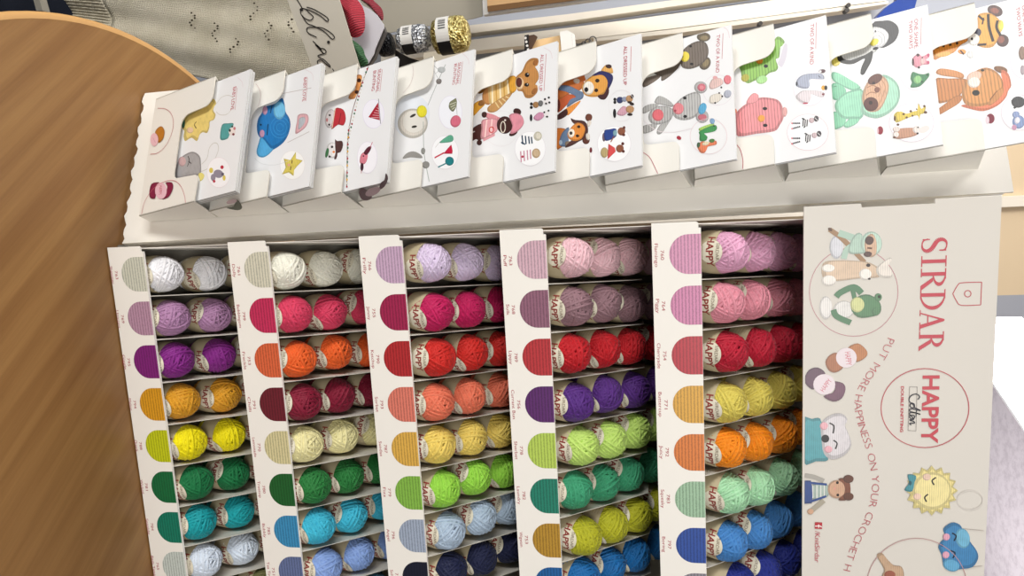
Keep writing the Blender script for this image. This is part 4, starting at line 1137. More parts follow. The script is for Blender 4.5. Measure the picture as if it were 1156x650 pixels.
# small shifts seen in the photograph: (shelf, column, row) -> sideways, along the slope, extra turn
NUDGE = {(5,0,0):(0.01,-0.5,-0.04),(5,0,1):(0.03,-0.5,0.26),(5,0,3):(-0.02,-0.51,-0.24),(5,0,2):(-0.03,-0.51,-0.42),(5,1,0):(0.03,-0.46,-0.2),(5,1,1):(0.03,-0.5,-0.38),(5,1,3):(-0.01,-0.51,-0.12),(5,1,2):(-0.03,-0.51,0.05),(5,2,0):(0.03,-0.49,-0.04),(5,2,1):(0.03,-0.5,0.22),(5,2,3):(-0.01,-0.51,0.45),(5,2,2):(0.03,-0.51,-0.57),(5,3,0):(0.02,-0.49,0.09),(5,3,1):(0.03,-0.5,-0.1),(5,3,3):(0.0,-0.51,-0.43),(5,3,2):(-0.02,-0.51,-0.36),(5,4,0):(0.03,-0.44,0.15),(5,4,1):(0.03,-0.5,0.56),(5,4,3):(-0.01,-0.51,0.23),(5,4,2):(-0.03,-0.51,0.45),(5,5,0):(0.03,-0.41,0.2),(5,5,1):(0.03,-0.5,-0.5),(5,5,3):(-0.02,-0.51,-0.4),(5,5,2):(0.03,-0.51,0.45),(5,6,0):(0.03,-0.46,-0.2),(5,6,1):(0.03,-0.5,-0.09),(5,6,3):(0.02,-0.51,0.04),(5,6,2):(0.03,-0.51,0.23),(5,7,0):(0.03,-0.42,-0.09),(5,7,1):(0.03,-0.5,0.22),(5,7,3):(0.02,-0.51,-0.58),(5,7,2):(0.03,-0.51,0.3),(4,0,0):(0.03,-0.44,0.24),(4,0,1):(0.01,-0.5,0.3),(4,0,3):(-0.01,-0.51,0.35),(4,0,2):(-0.03,-0.51,-0.48),(4,1,0):(-0.0,-0.39,-0.03),(4,1,1):(0.03,-0.48,0.49),(4,1,3):(-0.01,-0.49,-0.25),(4,1,2):(-0.03,-0.49,-0.44),(4,2,0):(0.03,-0.41,-0.24),(4,2,1):(-0.03,-0.44,0.21),(4,2,3):(-0.01,-0.45,-0.28),(4,2,2):(0.03,-0.45,-0.01),(4,3,0):(0.03,-0.39,-0.22),(4,3,1):(0.03,-0.48,0.09),(4,3,3):(-0.02,-0.49,0.11),(4,3,2):(0.03,-0.49,0.24),(4,4,0):(0.03,-0.46,-0.2),(4,4,1):(0.03,-0.5,-0.1),(4,4,3):(0.01,-0.51,-0.1),(4,4,2):(0.03,-0.51,-0.54),(4,5,0):(0.03,-0.36,0.02),(4,5,1):(0.03,-0.45,0.2),(4,5,3):(0.0,-0.46,0.53),(4,5,2):(0.03,-0.46,0.1),(4,6,0):(0.03,-0.35,0.2),(4,6,1):(0.03,-0.44,-0.44),(4,6,3):(-0.02,-0.45,0.37),(4,6,2):(-0.03,-0.45,-0.12),(4,7,0):(0.03,-0.27,-0.17),(4,7,1):(0.03,-0.36,0.51),(4,7,3):(-0.01,-0.37,0.3),(4,7,2):(0.03,-0.37,0.27),(3,0,0):(-0.03,-0.1,0.19),(3,0,1):(-0.03,-0.12,0.15),(3,0,3):(0.01,-0.13,-0.18),(3,0,2):(0.01,-0.13,-0.28),(3,1,0):(0.03,-0.11,0.2),(3,1,1):(0.03,-0.13,-0.09),(3,1,3):(0.02,-0.14,0.2),(3,1,2):(-0.03,-0.14,0.15),(3,2,0):(0.03,-0.14,-0.19),(3,2,1):(0.03,-0.16,0.54),(3,2,3):(-0.0,-0.17,0.09),(3,2,2):(0.03,-0.17,-0.11),(3,3,0):(0.03,-0.24,-0.13),(3,3,1):(0.03,-0.26,0.48),(3,3,3):(0.0,-0.27,-0.6),(3,3,2):(0.03,-0.27,0.14),(3,4,0):(0.0,-0.28,-0.09),(3,4,1):(0.02,-0.3,0.03),(3,4,3):(0.02,-0.31,-0.17),(3,4,2):(0.03,-0.31,0.49),(3,5,0):(0.03,-0.24,0.06),(3,5,1):(-0.03,-0.26,-0.58),(3,5,3):(0.02,-0.27,0.23),(3,5,2):(0.03,-0.27,0.6),(3,6,0):(0.03,-0.2,-0.16),(3,6,1):(-0.03,-0.2,-0.44),(3,6,3):(0.02,-0.21,0.24),(3,6,2):(-0.03,-0.21,-0.52),(3,7,0):(-0.03,-0.22,0.13),(3,7,1):(-0.03,-0.24,0.3),(3,7,3):(0.02,-0.25,0.25),(3,7,2):(-0.03,-0.25,-0.45),(2,0,0):(-0.03,-0.07,-0.24),(2,0,1):(-0.03,-0.09,-0.57),(2,0,3):(-0.02,-0.09,-0.3),(2,0,2):(-0.03,-0.09,0.43),(2,1,0):(-0.03,-0.12,0.02),(2,1,1):(-0.03,-0.12,0.06),(2,1,3):(0.02,-0.13,-0.45),(2,1,2):(0.03,-0.13,-0.26),(2,2,0):(-0.03,-0.18,0.04),(2,2,1):(-0.03,-0.17,0.56),(2,2,3):(0.0,-0.16,-0.58),(2,2,2):(0.0,-0.16,0.36),(2,3,0):(0.03,-0.17,-0.13),(2,3,1):(-0.03,-0.16,0.37),(2,3,3):(-0.01,-0.12,0.44),(2,3,2):(0.03,-0.12,0.3),(2,4,0):(-0.02,-0.09,0.03),(2,4,1):(0.03,-0.1,-0.44),(2,4,3):(-0.02,-0.11,-0.45),(2,4,2):(-0.03,-0.11,-0.55),(2,5,0):(-0.03,-0.28,-0.2),(2,5,1):(0.03,-0.3,-0.33),(2,5,3):(0.01,-0.31,0.07),(2,5,2):(0.03,-0.31,-0.58),(2,6,0):(0.03,-0.12,-0.21),(2,6,1):(0.03,-0.14,0.56),(2,6,3):(0.0,-0.15,-0.36),(2,6,2):(0.03,-0.15,-0.3),(2,7,0):(-0.03,-0.2,0.12),(2,7,1):(0.01,-0.2,-0.37),(2,7,3):(0.0,-0.21,0.56),(2,7,2):(0.03,-0.21,0.42),(1,0,0):(-0.03,-0.02,-0.13),(1,0,1):(-0.03,0.04,-0.01),(1,0,3):(0.01,0.07,0.39),(1,0,2):(-0.03,0.07,-0.41),(1,1,0):(-0.03,-0.1,-0.24),(1,1,1):(-0.03,-0.07,-0.52),(1,1,3):(-0.0,0.0,0.13),(1,1,2):(-0.03,0.0,0.08),(1,2,0):(-0.03,-0.04,-0.09),(1,2,1):(-0.03,0.07,0.59),(1,2,3):(0.0,0.08,-0.14),(1,2,2):(-0.03,0.08,0.06),(1,3,0):(0.03,-0.09,0.12),(1,3,1):(0.03,-0.01,0.2),(1,3,3):(-0.01,0.04,-0.52),(1,3,2):(0.03,0.04,-0.16),(1,4,0):(-0.02,-0.09,0.06),(1,4,1):(0.03,-0.01,-0.35),(1,4,3):(0.01,0.07,-0.52),(1,4,2):(0.03,0.07,-0.29),(1,5,0):(-0.03,-0.04,0.15),(1,5,1):(0.03,0.03,-0.37),(1,5,3):(0.01,0.09,0.03),(1,5,2):(0.03,0.09,0.51),(1,6,0):(0.03,-0.07,-0.12),(1,6,1):(0.03,-0.02,-0.52),(1,6,3):(0.01,-0.03,0.33),(1,6,2):(0.03,-0.03,0.49),(1,7,0):(-0.03,0.08,0.22),(1,7,1):(-0.03,0.16,-0.58),(1,7,3):(-0.01,0.15,0.14),(1,7,2):(-0.03,0.15,0.54)}
proto = None; rb = random.Random(3)
for s in SH:
    z0 = (5-s)*H
    for c in range(9 if s >= 4 else 8):
        for r in range(4 if s < 4 else 3):
            cn, hx = CN[s][c]
            dx, ds, tw = NUDGE.get((s, c, r), (rb.uniform(-.03, .03), rb.uniform(-.02, .02), None))
            y = .54+YS[s]*r; dx += SKEW*y; z = .36+.56*r+ds
            loc = W(c+dx, y, z0+z); tw = rb.uniform(-.45, .45) if tw is None else tw; turn = rb.uniform(-.03, .03)
            lab = f"{cn} yarn ball, {ROWN[r]}, {TRAYN[s]}"
            root = empty('yarn_ball', loc, lab, 'yarn ball', 'cotton yarn balls in the display trays') if proto is None else proto[0].copy()
            if proto is None:
                y_ob = bpy.data.objects.new('yarn', YARN[0]); p_ob = bpy.data.objects.new('paper_band', BANDME); proto = (root, y_ob, p_ob)
            else:
                y_ob = proto[1].copy(); p_ob = proto[2].copy(); col.objects.link(root); tag(root, lab)
            y_ob.data = YARN[rb.randrange(6)]; col.objects.link(y_ob); col.objects.link(p_ob); y_ob.parent = root; p_ob.parent = root
            root.location = loc; root.rotation_mode = 'QUATERNION'
            root.rotation_quaternion = (Matrix.Rotation(math.radians(TILTS[s])+rb.uniform(-.06, .06), 4, 'X') @ Matrix.Rotation(turn, 4, 'Y') @ Matrix.Rotation(tw, 4, 'Z')).to_quaternion()
            y_ob.material_slots[0].link = 'OBJECT'; y_ob.material_slots[0].material = yarn_mat(hx)
            y_ob.rotation_euler = (0, 0, rb.uniform(0, 6.28))

# ------------------------------------------------------------------ pattern rack
RO = W(-.67, .43, -.9); RD = Vector((-.923, .385, 0)); RN = Vector((-.385, -.923, 0)); LEAN = .0115
def RP(s, d, z): return RO+(RD*(s+LEAN*z)+RN*d+Vector((0, 0, z)))*U
rack = empty('pattern_rack', RO+RD*.1, 'tall white card rack with ten stepped pockets of pattern leaflets beside the yarn stand', 'leaflet rack')
WCARD = plain('EAE7DF', .45, .35, var=.04, vscale=9); WEDGE = plain('C9C4B8', .7, .2)
mb = MB(); n = 34
bot = [RP(3.78*i/n, 0, .065+.035*math.sin(i*1.9)+.02*math.sin(i*.7)) for i in range(n+1)]
mb.plate(bot+[RP(3.72, 0, 18.43), RP(0, 0, 18.43)], RN*-.0025, WCARD, WEDGE); mb.build('back_panel', rack)
mb = MB(); mb.plate([RP(0, -.05, .05), RP(-.0, -.45, .05), RP(0, -.45, 18.3), RP(0, -.05, 18.3)], RN*-.001, WCARD); mb.build('side_flange', rack)
TH = math.hypot(.6, 1.72); SI, CO = .6/TH, 1.72/TH
ZB = [.73+1.72*k for k in range(10)]
def FP(k, a, u, out=0):                        # pocket front: a from its left edge, u up the leaning front, out towards the viewer
    return RP(3.35-a, .4+u*SI+out*CO, ZB[k]+u*CO-out*SI)
ARM = [1.98, 1.88, 1.78, 1.72, 1.65, 1.62, 1.58, 1.56, 1.58, 1.62]; FLR = [1.07, 1.02, .84, .84, .82, .82, .8, .8, .82, .85]
def rounded(cx, cy, r, a0, a1, n=7): return [(cx+r*math.cos(a0+(a1-a0)*i/n), cy+r*math.sin(a0+(a1-a0)*i/n)) for i in range(n+1)]
for k in range(10):
    A, F = ARM[k], FLR[k]; wl, wr, wd = .66, .64, 2.87
    prof = [(0, 0), (wd, 0), (wd, A-.1)]
    prof += rounded(wd-wr+.16, A-.22, .14, PI/2, PI)
    prof += rounded(wd-wr-.16, F+.14, .14, 0, -PI/2)
    prof += rounded(wl+.30, F+.26, .26, -PI/2, -PI)
    prof += rounded(wl-.24, A-.24+.06, .26, 0, PI/2)
    prof += [(0, A+.08)]
    mb = MB(); mb.plate([FP(k, a, u) for a, u in prof], (FP(k, 0, 0, -.022)-FP(k, 0, 0)), WCARD, WEDGE)
    for a, dirn, at in ((wd, 1, A-.1), (0, -1, A+.08)):
        q = [FP(k, a, 0), FP(k, a, at), RP(3.35-a, .02, ZB[k]+1.68), RP(3.35-a, .02, ZB[k])]
        mb.plate(q, RD*.0012*dirn, WCARD, WEDGE)
    mb.plate([FP(k, 0, 0), FP(k, wd, 0), RP(3.35-wd, .02, ZB[k]), RP(3.35, .02, ZB[k])], (0, 0, .0008), WCARD)
    if k in ART['poc']: Ink(mb, lambda a, u, h: FP(k, a, u, .012+h*.12), rect=(.01, wd-.01, .01, A)).run(ART['poc'][k])
    if k in ART['sid']:
        Ink(mb, lambda d, z, h: RP(3.35-wd, d, ZB[k]+z)-RD*(.0004+h*.006), None).run(ART['sid'][k])
    mb.build('pocket', rack)

# ------------------------------------------------------------------ pattern leaflets, several in every pocket
TOP = [3.04, 2.91, 2.8, 2.72, 2.68, 2.58, 2.55, 2.53, 2.55, 2.56]
WHAT = ['yellow sun and grey cloud', 'blue elephant and yellow star', 'snowman, santa and red pennant', 'cream bird and bauble', 'brown bear and pink bear', 'two foxes in denim',
        'striped brown bear and grey mouse', 'green dinosaur and pink pig', 'penguin and mint hooded sloth', 'tiger and lion']
COUNT = [5, 4, 4, 3, 3, 3, 2, 2, 2, 2]; PG = PAPER(); PGE = plain('AEADAA', .7, .2)
BEH = ['directly behind', 'second behind', 'third behind', 'rearmost behind']
for k in range(10):
    L, R = .07+.0*k, 2.81; b0 = TOP[k]-2.74; 
    for j in range(COUNT[k]):
        out = -.11-.033*j; up = b0-.010*j+(.014 if j % 2 else 0); lo = max(up, .04); sh = rb.uniform(-.012, .012) if j else 0
        lab = f"front leaflet with {WHAT[k]} on its white cover" if j == 0 else f"white leaflet {BEH[j-1]} the {WHAT[k]} leaflet"
        lf = empty('pattern_leaflet', FP(k, (L+R)/2, up, out), lab, 'leaflet', 'pattern leaflets in the rack')
        mb = MB(); f = lambda a, u, o: FP(k, a+sh, u, out+o)
        q = [f(L, lo, 0), f(R, lo, 0), f(R, up+2.70, 0), f(L, up+2.76, 0)]
        mb.plate(q, f(L, up, -.024)-f(L, up, 0), PG, PGE)
        if j == 0: mb.build('pages', lf)
        else: mb.build('pages', lf)
        if j == 0:
            mb = MB(); q = [f(L, lo, .002), f(R, lo, .002), f(R, up+2.70, .002), f(L, up+2.76, .002)]; mb.face(q, PG)
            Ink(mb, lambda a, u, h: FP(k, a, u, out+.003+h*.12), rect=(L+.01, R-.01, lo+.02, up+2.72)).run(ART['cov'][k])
            mb.build('cover_print', lf)

# ------------------------------------------------------------------ behind the table
def bgp(n, dy=0): Y, f = BG[n]; return [W(f[i]/100, Y+dy, f[i+1]/100) for i in range(0, len(f), 2)]
def plate_thing(name, key, thick, m, label, cat, m_edge=None, parent=None, dy=0):
    mb = MB(); mb.plate(bgp(key, dy), (0, thick, 0), m, m_edge); o = mb.build(name, parent)
    if not parent: tag(o, label, cat)
    return o
# cream knitted jumper
km, nt, b = new_mat('cream_knit'); tc = N_(nt, 'ShaderNodeTexCoord'); b.inputs['Roughness'].default_value = .9; b.inputs['Specular IOR Level'].default_value = .1
w1 = N_(nt, 'ShaderNodeTexWave', bands_direction='Z', Scale=100, Distortion=6, Detail=3); w2 = N_(nt, 'ShaderNodeTexWave', bands_direction='X', Scale=100, Distortion=6, Detail=3)
ns = N_(nt, 'ShaderNodeTexNoise', Scale=14, Detail=4)
for n_ in (w1, w2, ns): L_(nt, tc.outputs['Object'], n_.inputs['Vector'])
ml = N_(nt, 'ShaderNodeMath', operation='MULTIPLY'); L_(nt, w1.outputs['Fac'], ml.inputs[0]); L_(nt, w2.outputs['Fac'], ml.inputs[1])
bp = N_(nt, 'ShaderNodeBump', Strength=.8, Distance=.003); L_(nt, ml.outputs[0], bp.inputs['Height']); L_(nt, bp.outputs[0], b.inputs['Normal'])
cr = N_(nt, 'ShaderNodeValToRGB'); L_(nt, ns.outputs['Fac'], cr.inputs[0]); cr.color_ramp.elements[0].position = .3; cr.color_ramp.elements[0].color = rgb('C2B9A2'); cr.color_ramp.elements[1].position = .7; cr.color_ramp.elements[1].color = rgb('DAD2BE'); L_(nt, cr.outputs[0], b.inputs['Base Color'])
J = bgp('jq')
def jp(u, v):
    p = (J[0]*(1-u)+J[1]*u)*(1-v)+(J[2]*(1-u)+J[3]*u)*v
    d = .008*math.sin(u*9+v*2.5)+.003*math.sin(u*21-v*4)+.010*math.sin(v*7+u*3)
    if v < .14: d += .0022*math.sin(u*190)
    return p+Vector((0, -d, .006*math.sin(u*13)*(1-v)))
jum = empty('hanging_jumper', jp(.5, 1), 'cream lacy knitted jumper hanging behind the table, ribbed hem down', 'jumper')
def sheet(v0, v1, nu, nv, name):
    vs = [jp(i/nu, v0+(v1-v0)*j/nv) for i in range(nu+1) for j in range(nv+1)]; fs = [(i*(nv+1)+j, (i+1)*(nv+1)+j, (i+1)*(nv+1)+j+1, i*(nv+1)+j+1) for i in range(nu) for j in range(nv)]
    mb = MB(); mb.mesh(vs, fs, km); o = mb.build(name, jum, smooth=True); m = o.modifiers.new('thickness', 'SOLIDIFY'); m.thickness = .006; return o
sheet(.14, 1, 60, 60, 'body'); sheet(0, .14, 200, 10, 'ribbed_hem')
mb = MB(); hole = plain('4A4234', .9, .1); rj = random.Random(5)
for v, u0, u1, n in ((.44, .42, .56, 7), (.52, .50, .66, 8), (.66, .30, .44, 6), (.72, .46, .60, 7), (.80, .34, .52, 8), (.60, .62, .74, 6)):
    for i in range(n):
        p = jp(u0+(u1-u0)*i/(n-1), v+.012*math.sin(i*1.1))+Vector((0, -.0075, 0)); r = .0021*rj.uniform(.7, 1.1)
        mb.face([p+Vector((r*math.cos(t), 0, r*1.3*math.sin(t))) for t in [PI*k/5 for k in range(10)]], hole)
mb.build('lace_eyelets', jum)
# handwritten sign card
mb = MB(); mb.plate(bgp('sign'), (0, .002, 0), plain('BBB5A8', .6, .25, var=.05, vscale=10)); 
inkm = plain('2A2624', .5, .3)
ink = Ink(mb, lambda a, z, h: W(a, 7.97, z), None)
for i in range(4):
    Y, f = BG['w%d' % i]; ink.stroke(spline([(f[j]/100, f[j+1]/100) for j in range(0, len(f), 2)], False, 6), .033, inkm)
Y, f = BG['dot']; ink.poly(ellipse((f[0]/100, f[1]/100), (.05, 0), (0, .05)), inkm)
Y, f = BG['apos']; ink.stroke([(f[0]/100, f[1]/100), (f[2]/100, f[3]/100)], .03, inkm)
tag(mb.build('hanging_sign'), 'grey card sign with black handwriting tilted over the cream jumper', 'sign')
# tag card with red and green hanks
tg = plate_thing('hanging_tag', 'tag', .003, plain('C9C6CC', .5, .3), 'white swing tag card with a dark rim behind the red wool', 'tag')
mb = MB(); mb.plate(bgp('tagrim'), (0, .012, 0), plain('55514E', .5, .3)); mb.build('dark_rim', tg)
def hank(name, key, hx, label, bulge=.02, dy=0):
    Y, f = BG[key]; P = [(f[i]/100, f[i+1]/100) for i in range(0, len(f), 2)]; P = spline(P, True, 4)
    cx = sum(p[0] for p in P)/len(P); cz = sum(p[1] for p in P)/len(P); n = len(P); R_ = 8; vs = []; fs = []
    for k in range(R_+1):
        t = k/R_
        for p in P: vs.append(W(cx+(p[0]-cx)*(1-t), Y+dy-bulge/U*math.sin(t*PI/2)*1.0, cz+(p[1]-cz)*(1-t)))
    for k in range(R_):
        for j in range(n): fs.append((k*n+j, k*n+(j+1) % n, (k+1)*n+(j+1) % n, (k+1)*n+j))
    m, nt, b = new_mat('hank_'+hx); tc = N_(nt, 'ShaderNodeTexCoord'); mp = N_(nt, 'ShaderNodeMapping'); mp.inputs['Rotation'].default_value = (0, math.radians(20), 0); L_(nt, tc.outputs['Object'], mp.inputs['Vector'])
    w = N_(nt, 'ShaderNodeTexWave', bands_direction='X', Scale=90, Distortion=5, Detail=2); w.inputs['Detail Scale'].default_value = .6; L_(nt, mp.outputs[0], w.inputs['Vector'])
    c = rgb(hx); cr = N_(nt, 'ShaderNodeValToRGB'); L_(nt, w.outputs['Fac'], cr.inputs[0]); cr.color_ramp.elements[0].color = (c[0]*.45, c[1]*.45, c[2]*.45, 1); cr.color_ramp.elements[1].color = c
    L_(nt, cr.outputs[0], b.inputs['Base Color']); b.inputs['Roughness'].default_value = .6
    bp = N_(nt, 'ShaderNodeBump', Strength=.6, Distance=.002); L_(nt, w.outputs['Fac'], bp.inputs['Height']); L_(nt, bp.outputs[0], b.inputs['Normal'])
    mb = MB(); mb.mesh(vs, fs, m); o = mb.build(name, smooth=True); return tag(o, label, 'yarn hank')
hank('hanging_yarn_hank', 'red1', 'B42438', 'bright red wool hank hanging in front of the white swing tag')
hank('hanging_yarn_hank', 'red2', '8E1F30', 'dark red wool hank curving behind the white swing tag', .014)
hank('hanging_yarn_hank', 'green', '2E6238', 'green wool hank below the sign card and red wool', .012)
# shop shelving with pale uprights
unit = empty('shop_shelving', W(-9, 18, -14), 'grey shop shelving with pale vertical uprights behind the pattern rack', 'shelving')
CREAM = plain('EAE2D4', .55, .3, var=.05, vscale=6); GREY = plain('9DA1AB', .6, .3)
mb = MB(); mb.box(W, -13, -4.3, 19.2, 19.6, -13.9, 33, GREY); mb.build('back_board', unit)
for kx, m in (('post1', CREAM), ('post2', plain('F0E9DA', .5, .3)), ('post3', plain('E0D9CB', .5, .3))):
    mb = MB(); mb.plate(bgp(kx), (0, .05, 0), m); up = mb.build('upright', unit)
Y, f = BG['screws']
for i in range(0, len(f), 2):
    mb = MB(); c = W(f[i]/100, Y, f[i+1]/100); mb.plate([c+Vector((.005*math.cos(t), 0, .005*math.sin(t))) for t in [PI*j/5 for j in range(10)]], (0, .02, 0), plain('3A3632', .4, .5)); mb.build('screw', unit)
plate_thing('backing_panel', 'panel', .004, plain('A39D8F', .6, .3, var=.05, vscale=8), '', '', parent=unit)
fr = plate_thing('hanging_framed_board', 'frameo', .02, plain('D6D4D0', .45, .4), 'white framed tan and brown board at the top edge, on the shelving', 'board')
plate_thing('board', 'framei', .004, plain('C9A273', .5, .3, var=.2, vscale=12), '', '', parent=fr); plate_thing('brown_stripe', 'boardlow', .002, plain('6E4E2C', .6, .3), '', '', parent=fr)
# metallic yarn balls with barcode bands
FOIL = {}
def foil(hx, hi):
    m, nt, b = new_mat('foil_'+hx); tc = N_(nt, 'ShaderNodeTexCoord'); v = N_(nt, 'ShaderNodeTexVoronoi', Scale=260); L_(nt, tc.outputs['Object'], v.inputs['Vector'])
    cr = N_(nt, 'ShaderNodeValToRGB'); L_(nt, v.outputs['Color'], cr.inputs[0]); cr.color_ramp.elements[0].color = rgb(hx); cr.color_ramp.elements[0].position = .3; cr.color_ramp.elements[1].color = rgb(hi); cr.color_ramp.elements[1].position = .8
    L_(nt, cr.outputs[0], b.inputs['Base Color']); b.inputs['Metallic'].default_value = .6; b.inputs['Roughness'].default_value = .35
    bp = N_(nt, 'ShaderNodeBump', Strength=1, Distance=.003); L_(nt, v.outputs['Distance'], bp.inputs['Height']); L_(nt, bp.outputs[0], b.inputs['Normal']); return m
for key, hx, hi, rad, lab in (('silver', '70747A', 'F0F2F4', .026, 'silver metallic yarn ball with a black and white barcode band'), ('gold', '8A7330', 'F6E9A0', .034, 'gold metallic yarn ball with a black and white barcode band'), ('black', '08080A', '34363A', .022, 'small black glittery yarn ball next to the silver one')):
    Y, f = BG[key]; a = W(f[0]/100, Y, f[1]/100); c = W(f[2]/100, Y, f[3]/100); ax = (c-a).normalized(); ln = (c-a).length; mid = (a+c)/2
    root = empty('metallic_yarn', mid, lab, 'yarn ball'); qn = Vector((0, 0, 1)).rotation_difference(ax)  # nothing modelled holds these balls up
    prof = [(.0005, -ln/2), (rad*.6, -ln/2), (rad*.9, -ln*.42), (rad, -ln*.25), (rad, ln*.25), (rad*.92, ln*.40), (rad*.6, ln*.5), (.0005, ln*.5)]
    def put(vs): return [mid+(qn @ Vector(v)) for v in vs]
    vs, fs = lathe(prof, 28); mb = MB(); mb.mesh(put(vs), fs, foil(hx, hi)); mb.build('yarn', root, smooth=True)
    if key != 'black':
        mb = MB(); r2 = rad*1.02
        bvs, bfs = lathe([(r2, -ln*.30), (r2, ln*.06)], 40); k0 = [i for i in range(len(bfs))]
        for i, fc in enumerate(bfs):
            ang = (i+.5)/40*2*PI; front = math.sin(ang) < 0; wht = front and -.55 < math.cos(ang) < .35 or not front
            mb.mesh(put([bvs[j] for j in fc]), [(0, 1, 2, 3)], plain('D9D7D2', .5, .3) if front and math.cos(ang) < .45 else plain('1B191A', .5, .3))
        for j in range(9):
            ang = PI+.75+j*.075+.02*math.sin(j*3); p = []
            for z in (-ln*.22, -ln*.02): p += [(r2*1.01*math.cos(ang), r2*1.01*math.sin(ang), z), (r2*1.01*math.cos(ang+.035), r2*1.01*math.sin(ang+.035), z)]
            mb.mesh(put(p), [(0, 1, 3, 2)], plain('3A3A3C', .5, .3))
        mb.build('barcode_band', root)
plate_thing('dark_tray', 'tray', .03, plain('2A2523', .35, .5), 'dark curved tray edge under the metallic yarn', 'tray')  # this and the small things below have no modelled support
plate_thing('card_box', 'box', .04, plain('CFC4B0', .6, .3, var=.05, vscale=9), 'pale tan card box under the gold yarn ball', 'box')
st_ = plate_thing('ribbon_strip', 'strip', .008, plain('1C1918', .5, .3), 'black notched ribbon strip with white dots by the shelving', 'ribbon')
Y, f = BG['strip']; a = W(f[0]/100, Y, f[1]/100); c = W(f[4]/100, Y, f[5]/100)
mb = MB()
for i in range(4):
    p = a.lerp(c, .15+.22*i)+Vector((0, -.0008, .001)); mb.face([p+Vector((.0026*math.cos(t), 0, .0026*math.sin(t))) for t in [PI*j/5 for j in range(10)]], plain('E8E4DE', .5, .3))
mb.build('dots', st_)
plate_thing('brown_trim', 'brown', .01, plain('5A4232', .6, .3, var=.3, vscale=80), 'small brown lace trim next to the black ribbon strip', 'trim')
plate_thing('wooden_spool', 'reel', .02, plain('F6CF98', .5, .3, var=.1, vscale=30), 'tan wooden spool between brown trim and white packet', 'spool')  # spool placed without any modelled support
cn_ = plate_thing('white_packet', 'cone', .02, plain('F4F2EC', .5, .3), 'small bright white packet with a dark slanted stripe', 'packet')  # packet placed without any modelled support
c = bgp('cone'); mb = MB(); a = c[3].lerp(c[4], .2)+Vector((0, -.001, .0)); d = c[2].lerp(c[1], .3)+Vector((0, -.001, 0))
mb.face([a, a.lerp(d, .15)+Vector((.006, 0, 0)), d+Vector((.006, 0, 0)), d], plain('4A4644', .5, .3)); mb.build('stripe', cn_)
mb = MB(); Y, f = BG['chain']
for i in range(0, len(f), 2):
    c = W(f[i]/100, Y, f[i+1]/100); r = .0035+.0006*i
    vs = []; fs = []
    for j in range(16):
        for k in range(6):
            t, q = 2*PI*j/16, 2*PI*k/6; rr = r+.0012*math.cos(q); vs.append(c+Vector((rr*math.cos(t), .0012*math.sin(q), rr*math.sin(t))))
    for j in range(16):
        for k in range(6): fs.append((j*6+k, ((j+1) % 16)*6+k, ((j+1) % 16)*6+(k+1) % 6, j*6+(k+1) % 6))
    mb.mesh(vs, fs, plain('5C5A58', .3, .5, metal=.8))
tag(mb.build('key_chain', smooth=True), 'short grey metal ring chain above the fox leaflet', 'chain')
plate_thing('hanging_blue_bag', 'blue', .03, plain('123E96', .45, .4, bump=.5, bscale=40, var=.25, vscale=25), 'deep blue bag hanging behind the penguin leaflet', 'bag')
# tall beige cupboard behind the stand
cup = empty('tall_cupboard', W(1, 17, -14), 'tall beige cupboard with a white upright behind the yarn stand header', 'cupboard')
Yc, f = BG['cab']; xs = [f[i]/100 for i in range(0, 10, 2)]
bz = plain('D2BC9C', .55, .3, var=.05, vscale=5)
mb = MB(); mb.box(W, -3.2, xs[3], 16, 23, -13.9, 33, bz); mb.build('body', cup)
mb = MB(); mb.box(W, xs[1], xs[2], 15.8, 16, -13.9, 33, plain('DED6C8', .5, .3)); mb.build('upright', cup)
mb = MB(); mb.box(W, xs[3], xs[4], 16, 23, -13.9, 33, plain('9A9CA4', .6, .3)); mb.build('side_strip', cup)
# pale leg standing on the dark carpet beyond the table
mb = MB(); lg = bgp('leg'); mb.plate(lg, (0, .02, 0), plain('8E897E', .5, .3)); tag(mb.build('pale_leg'), 'pale grey leg over the dark carpet, past the table edge', 'strap')

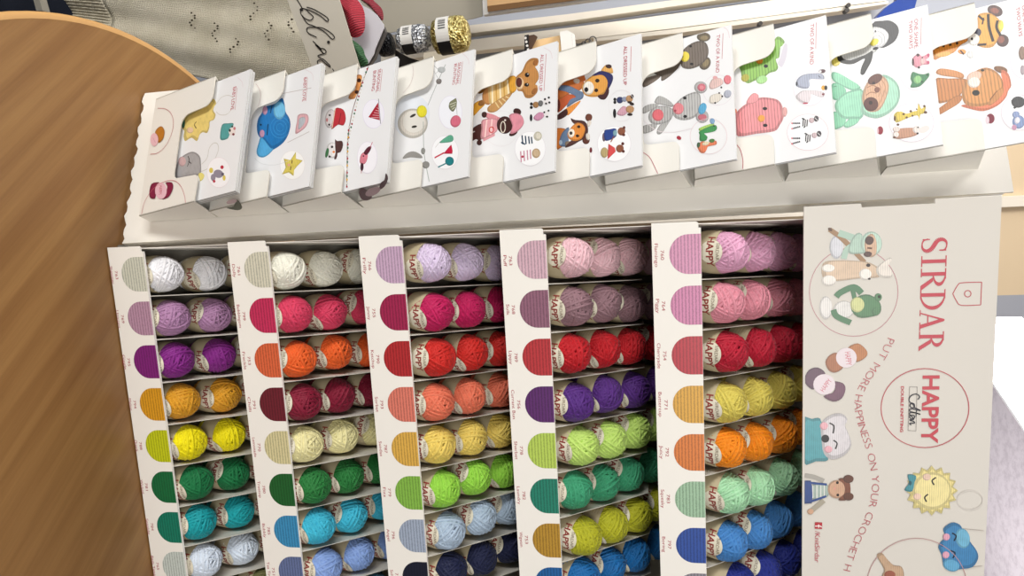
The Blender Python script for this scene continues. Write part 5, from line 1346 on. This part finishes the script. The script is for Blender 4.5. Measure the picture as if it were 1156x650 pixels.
# ceiling light panel
cl = empty('ceiling_light', (.56, 1.9, 2.6), 'bright white rectangular diffuser ceiling light above the header board', 'ceiling light')
d = Vector((.0614, -.1463, 0)).normalized(); pz_ = Vector((-d.y, d.x, 0)); c0 = Vector((.765, 1.813, 2.585))
def CL(a, b_, z=0): return c0-pz_*-a*0+Vector((-a, 0, z))+d*b_
mb = MB(); mb.plate([CL(.0, -.35), CL(.0, .9), CL(.34, .9), CL(.34, -.35)], (0, 0, .004), plain('FFFFFF', .5, .2, emit=9)); mb.build('diffuser', cl)
mb = MB()
for q in ([CL(-.012, -.36), CL(-.012, .91), CL(0, .91), CL(0, -.36)], [CL(.34, -.36), CL(.34, .91), CL(.352, .91), CL(.352, -.36)]): mb.plate(q, (0, 0, .015), plain('F4F4F4', .4, .4))
mb.build('frame', cl)

# ------------------------------------------------------------------ light
def area(name, loc, target, size, power, color=(1, 1, 1), sy=None):
    l = bpy.data.lights.new(name, 'AREA'); l.energy = power; l.color = color; l.shape = 'RECTANGLE'; l.size = size; l.size_y = sy or size
    o = bpy.data.objects.new(name, l); col.objects.link(o); o.location = loc; o.rotation_euler = (Vector(target)-Vector(loc)).to_track_quat('-Z', 'Y').to_euler(); return o
area('window_daylight', (-2.45, -1.2, 1.35), (-.1, .1, 1.15), 1.1, 72, (1, .985, .95), 1.5)
area('rack_fill_low', (-2.3, -1.3, .75), (-.2, .1, .95), .8, 16, (1, .985, .95))  # added low fill for the lower rack pockets, not a window
area('front_fill', (.35, -1.8, 1.9), (.25, 0, 1.1), 1.0, 20, (1, .97, .92), .6)  # added front fill into the trays, set well below the ceiling
area('ceiling_panel_rear', (-1.1, .3, 2.5), (-.5, .9, .8), 1.2, 36, (1, .97, .92), .6)
area('ceiling_fill', (1.3, 1.6, 1.8), (1.1, 1.7, 2.6), .4, 9, (1, .97, .95))  # unseen lamp added behind the header to brighten the ceiling
w = bpy.data.worlds.new('shop'); scene.world = w; w.use_nodes = True; bgn = w.node_tree.nodes['Background']; bgn.inputs[0].default_value = (1, .985, .96, 1); bgn.inputs[1].default_value = .24

# ------------------------------------------------------------------ camera: a phone held on its side
cam = bpy.data.cameras.new('camera'); cam.sensor_width = 36; cam.lens = 800*36/1156; cam.clip_start = .01
co = bpy.data.objects.new('camera', cam); col.objects.link(co); scene.camera = co
rv = Vector((-.176530, .043204, -.155358)); Rm = Matrix.Rotation(rv.length, 3, rv.normalized())
rt, fw, upv = Rm.col[0], Rm.col[1], Rm.col[2]
M = Matrix((upv, -rt, -fw)).transposed().to_4x4(); M.translation = W(-1.593402, -13.927153, 10.769605)
co.matrix_world = M
scene.view_settings.view_transform = 'Standard'; scene.view_settings.look = 'None'; scene.view_settings.exposure = 0
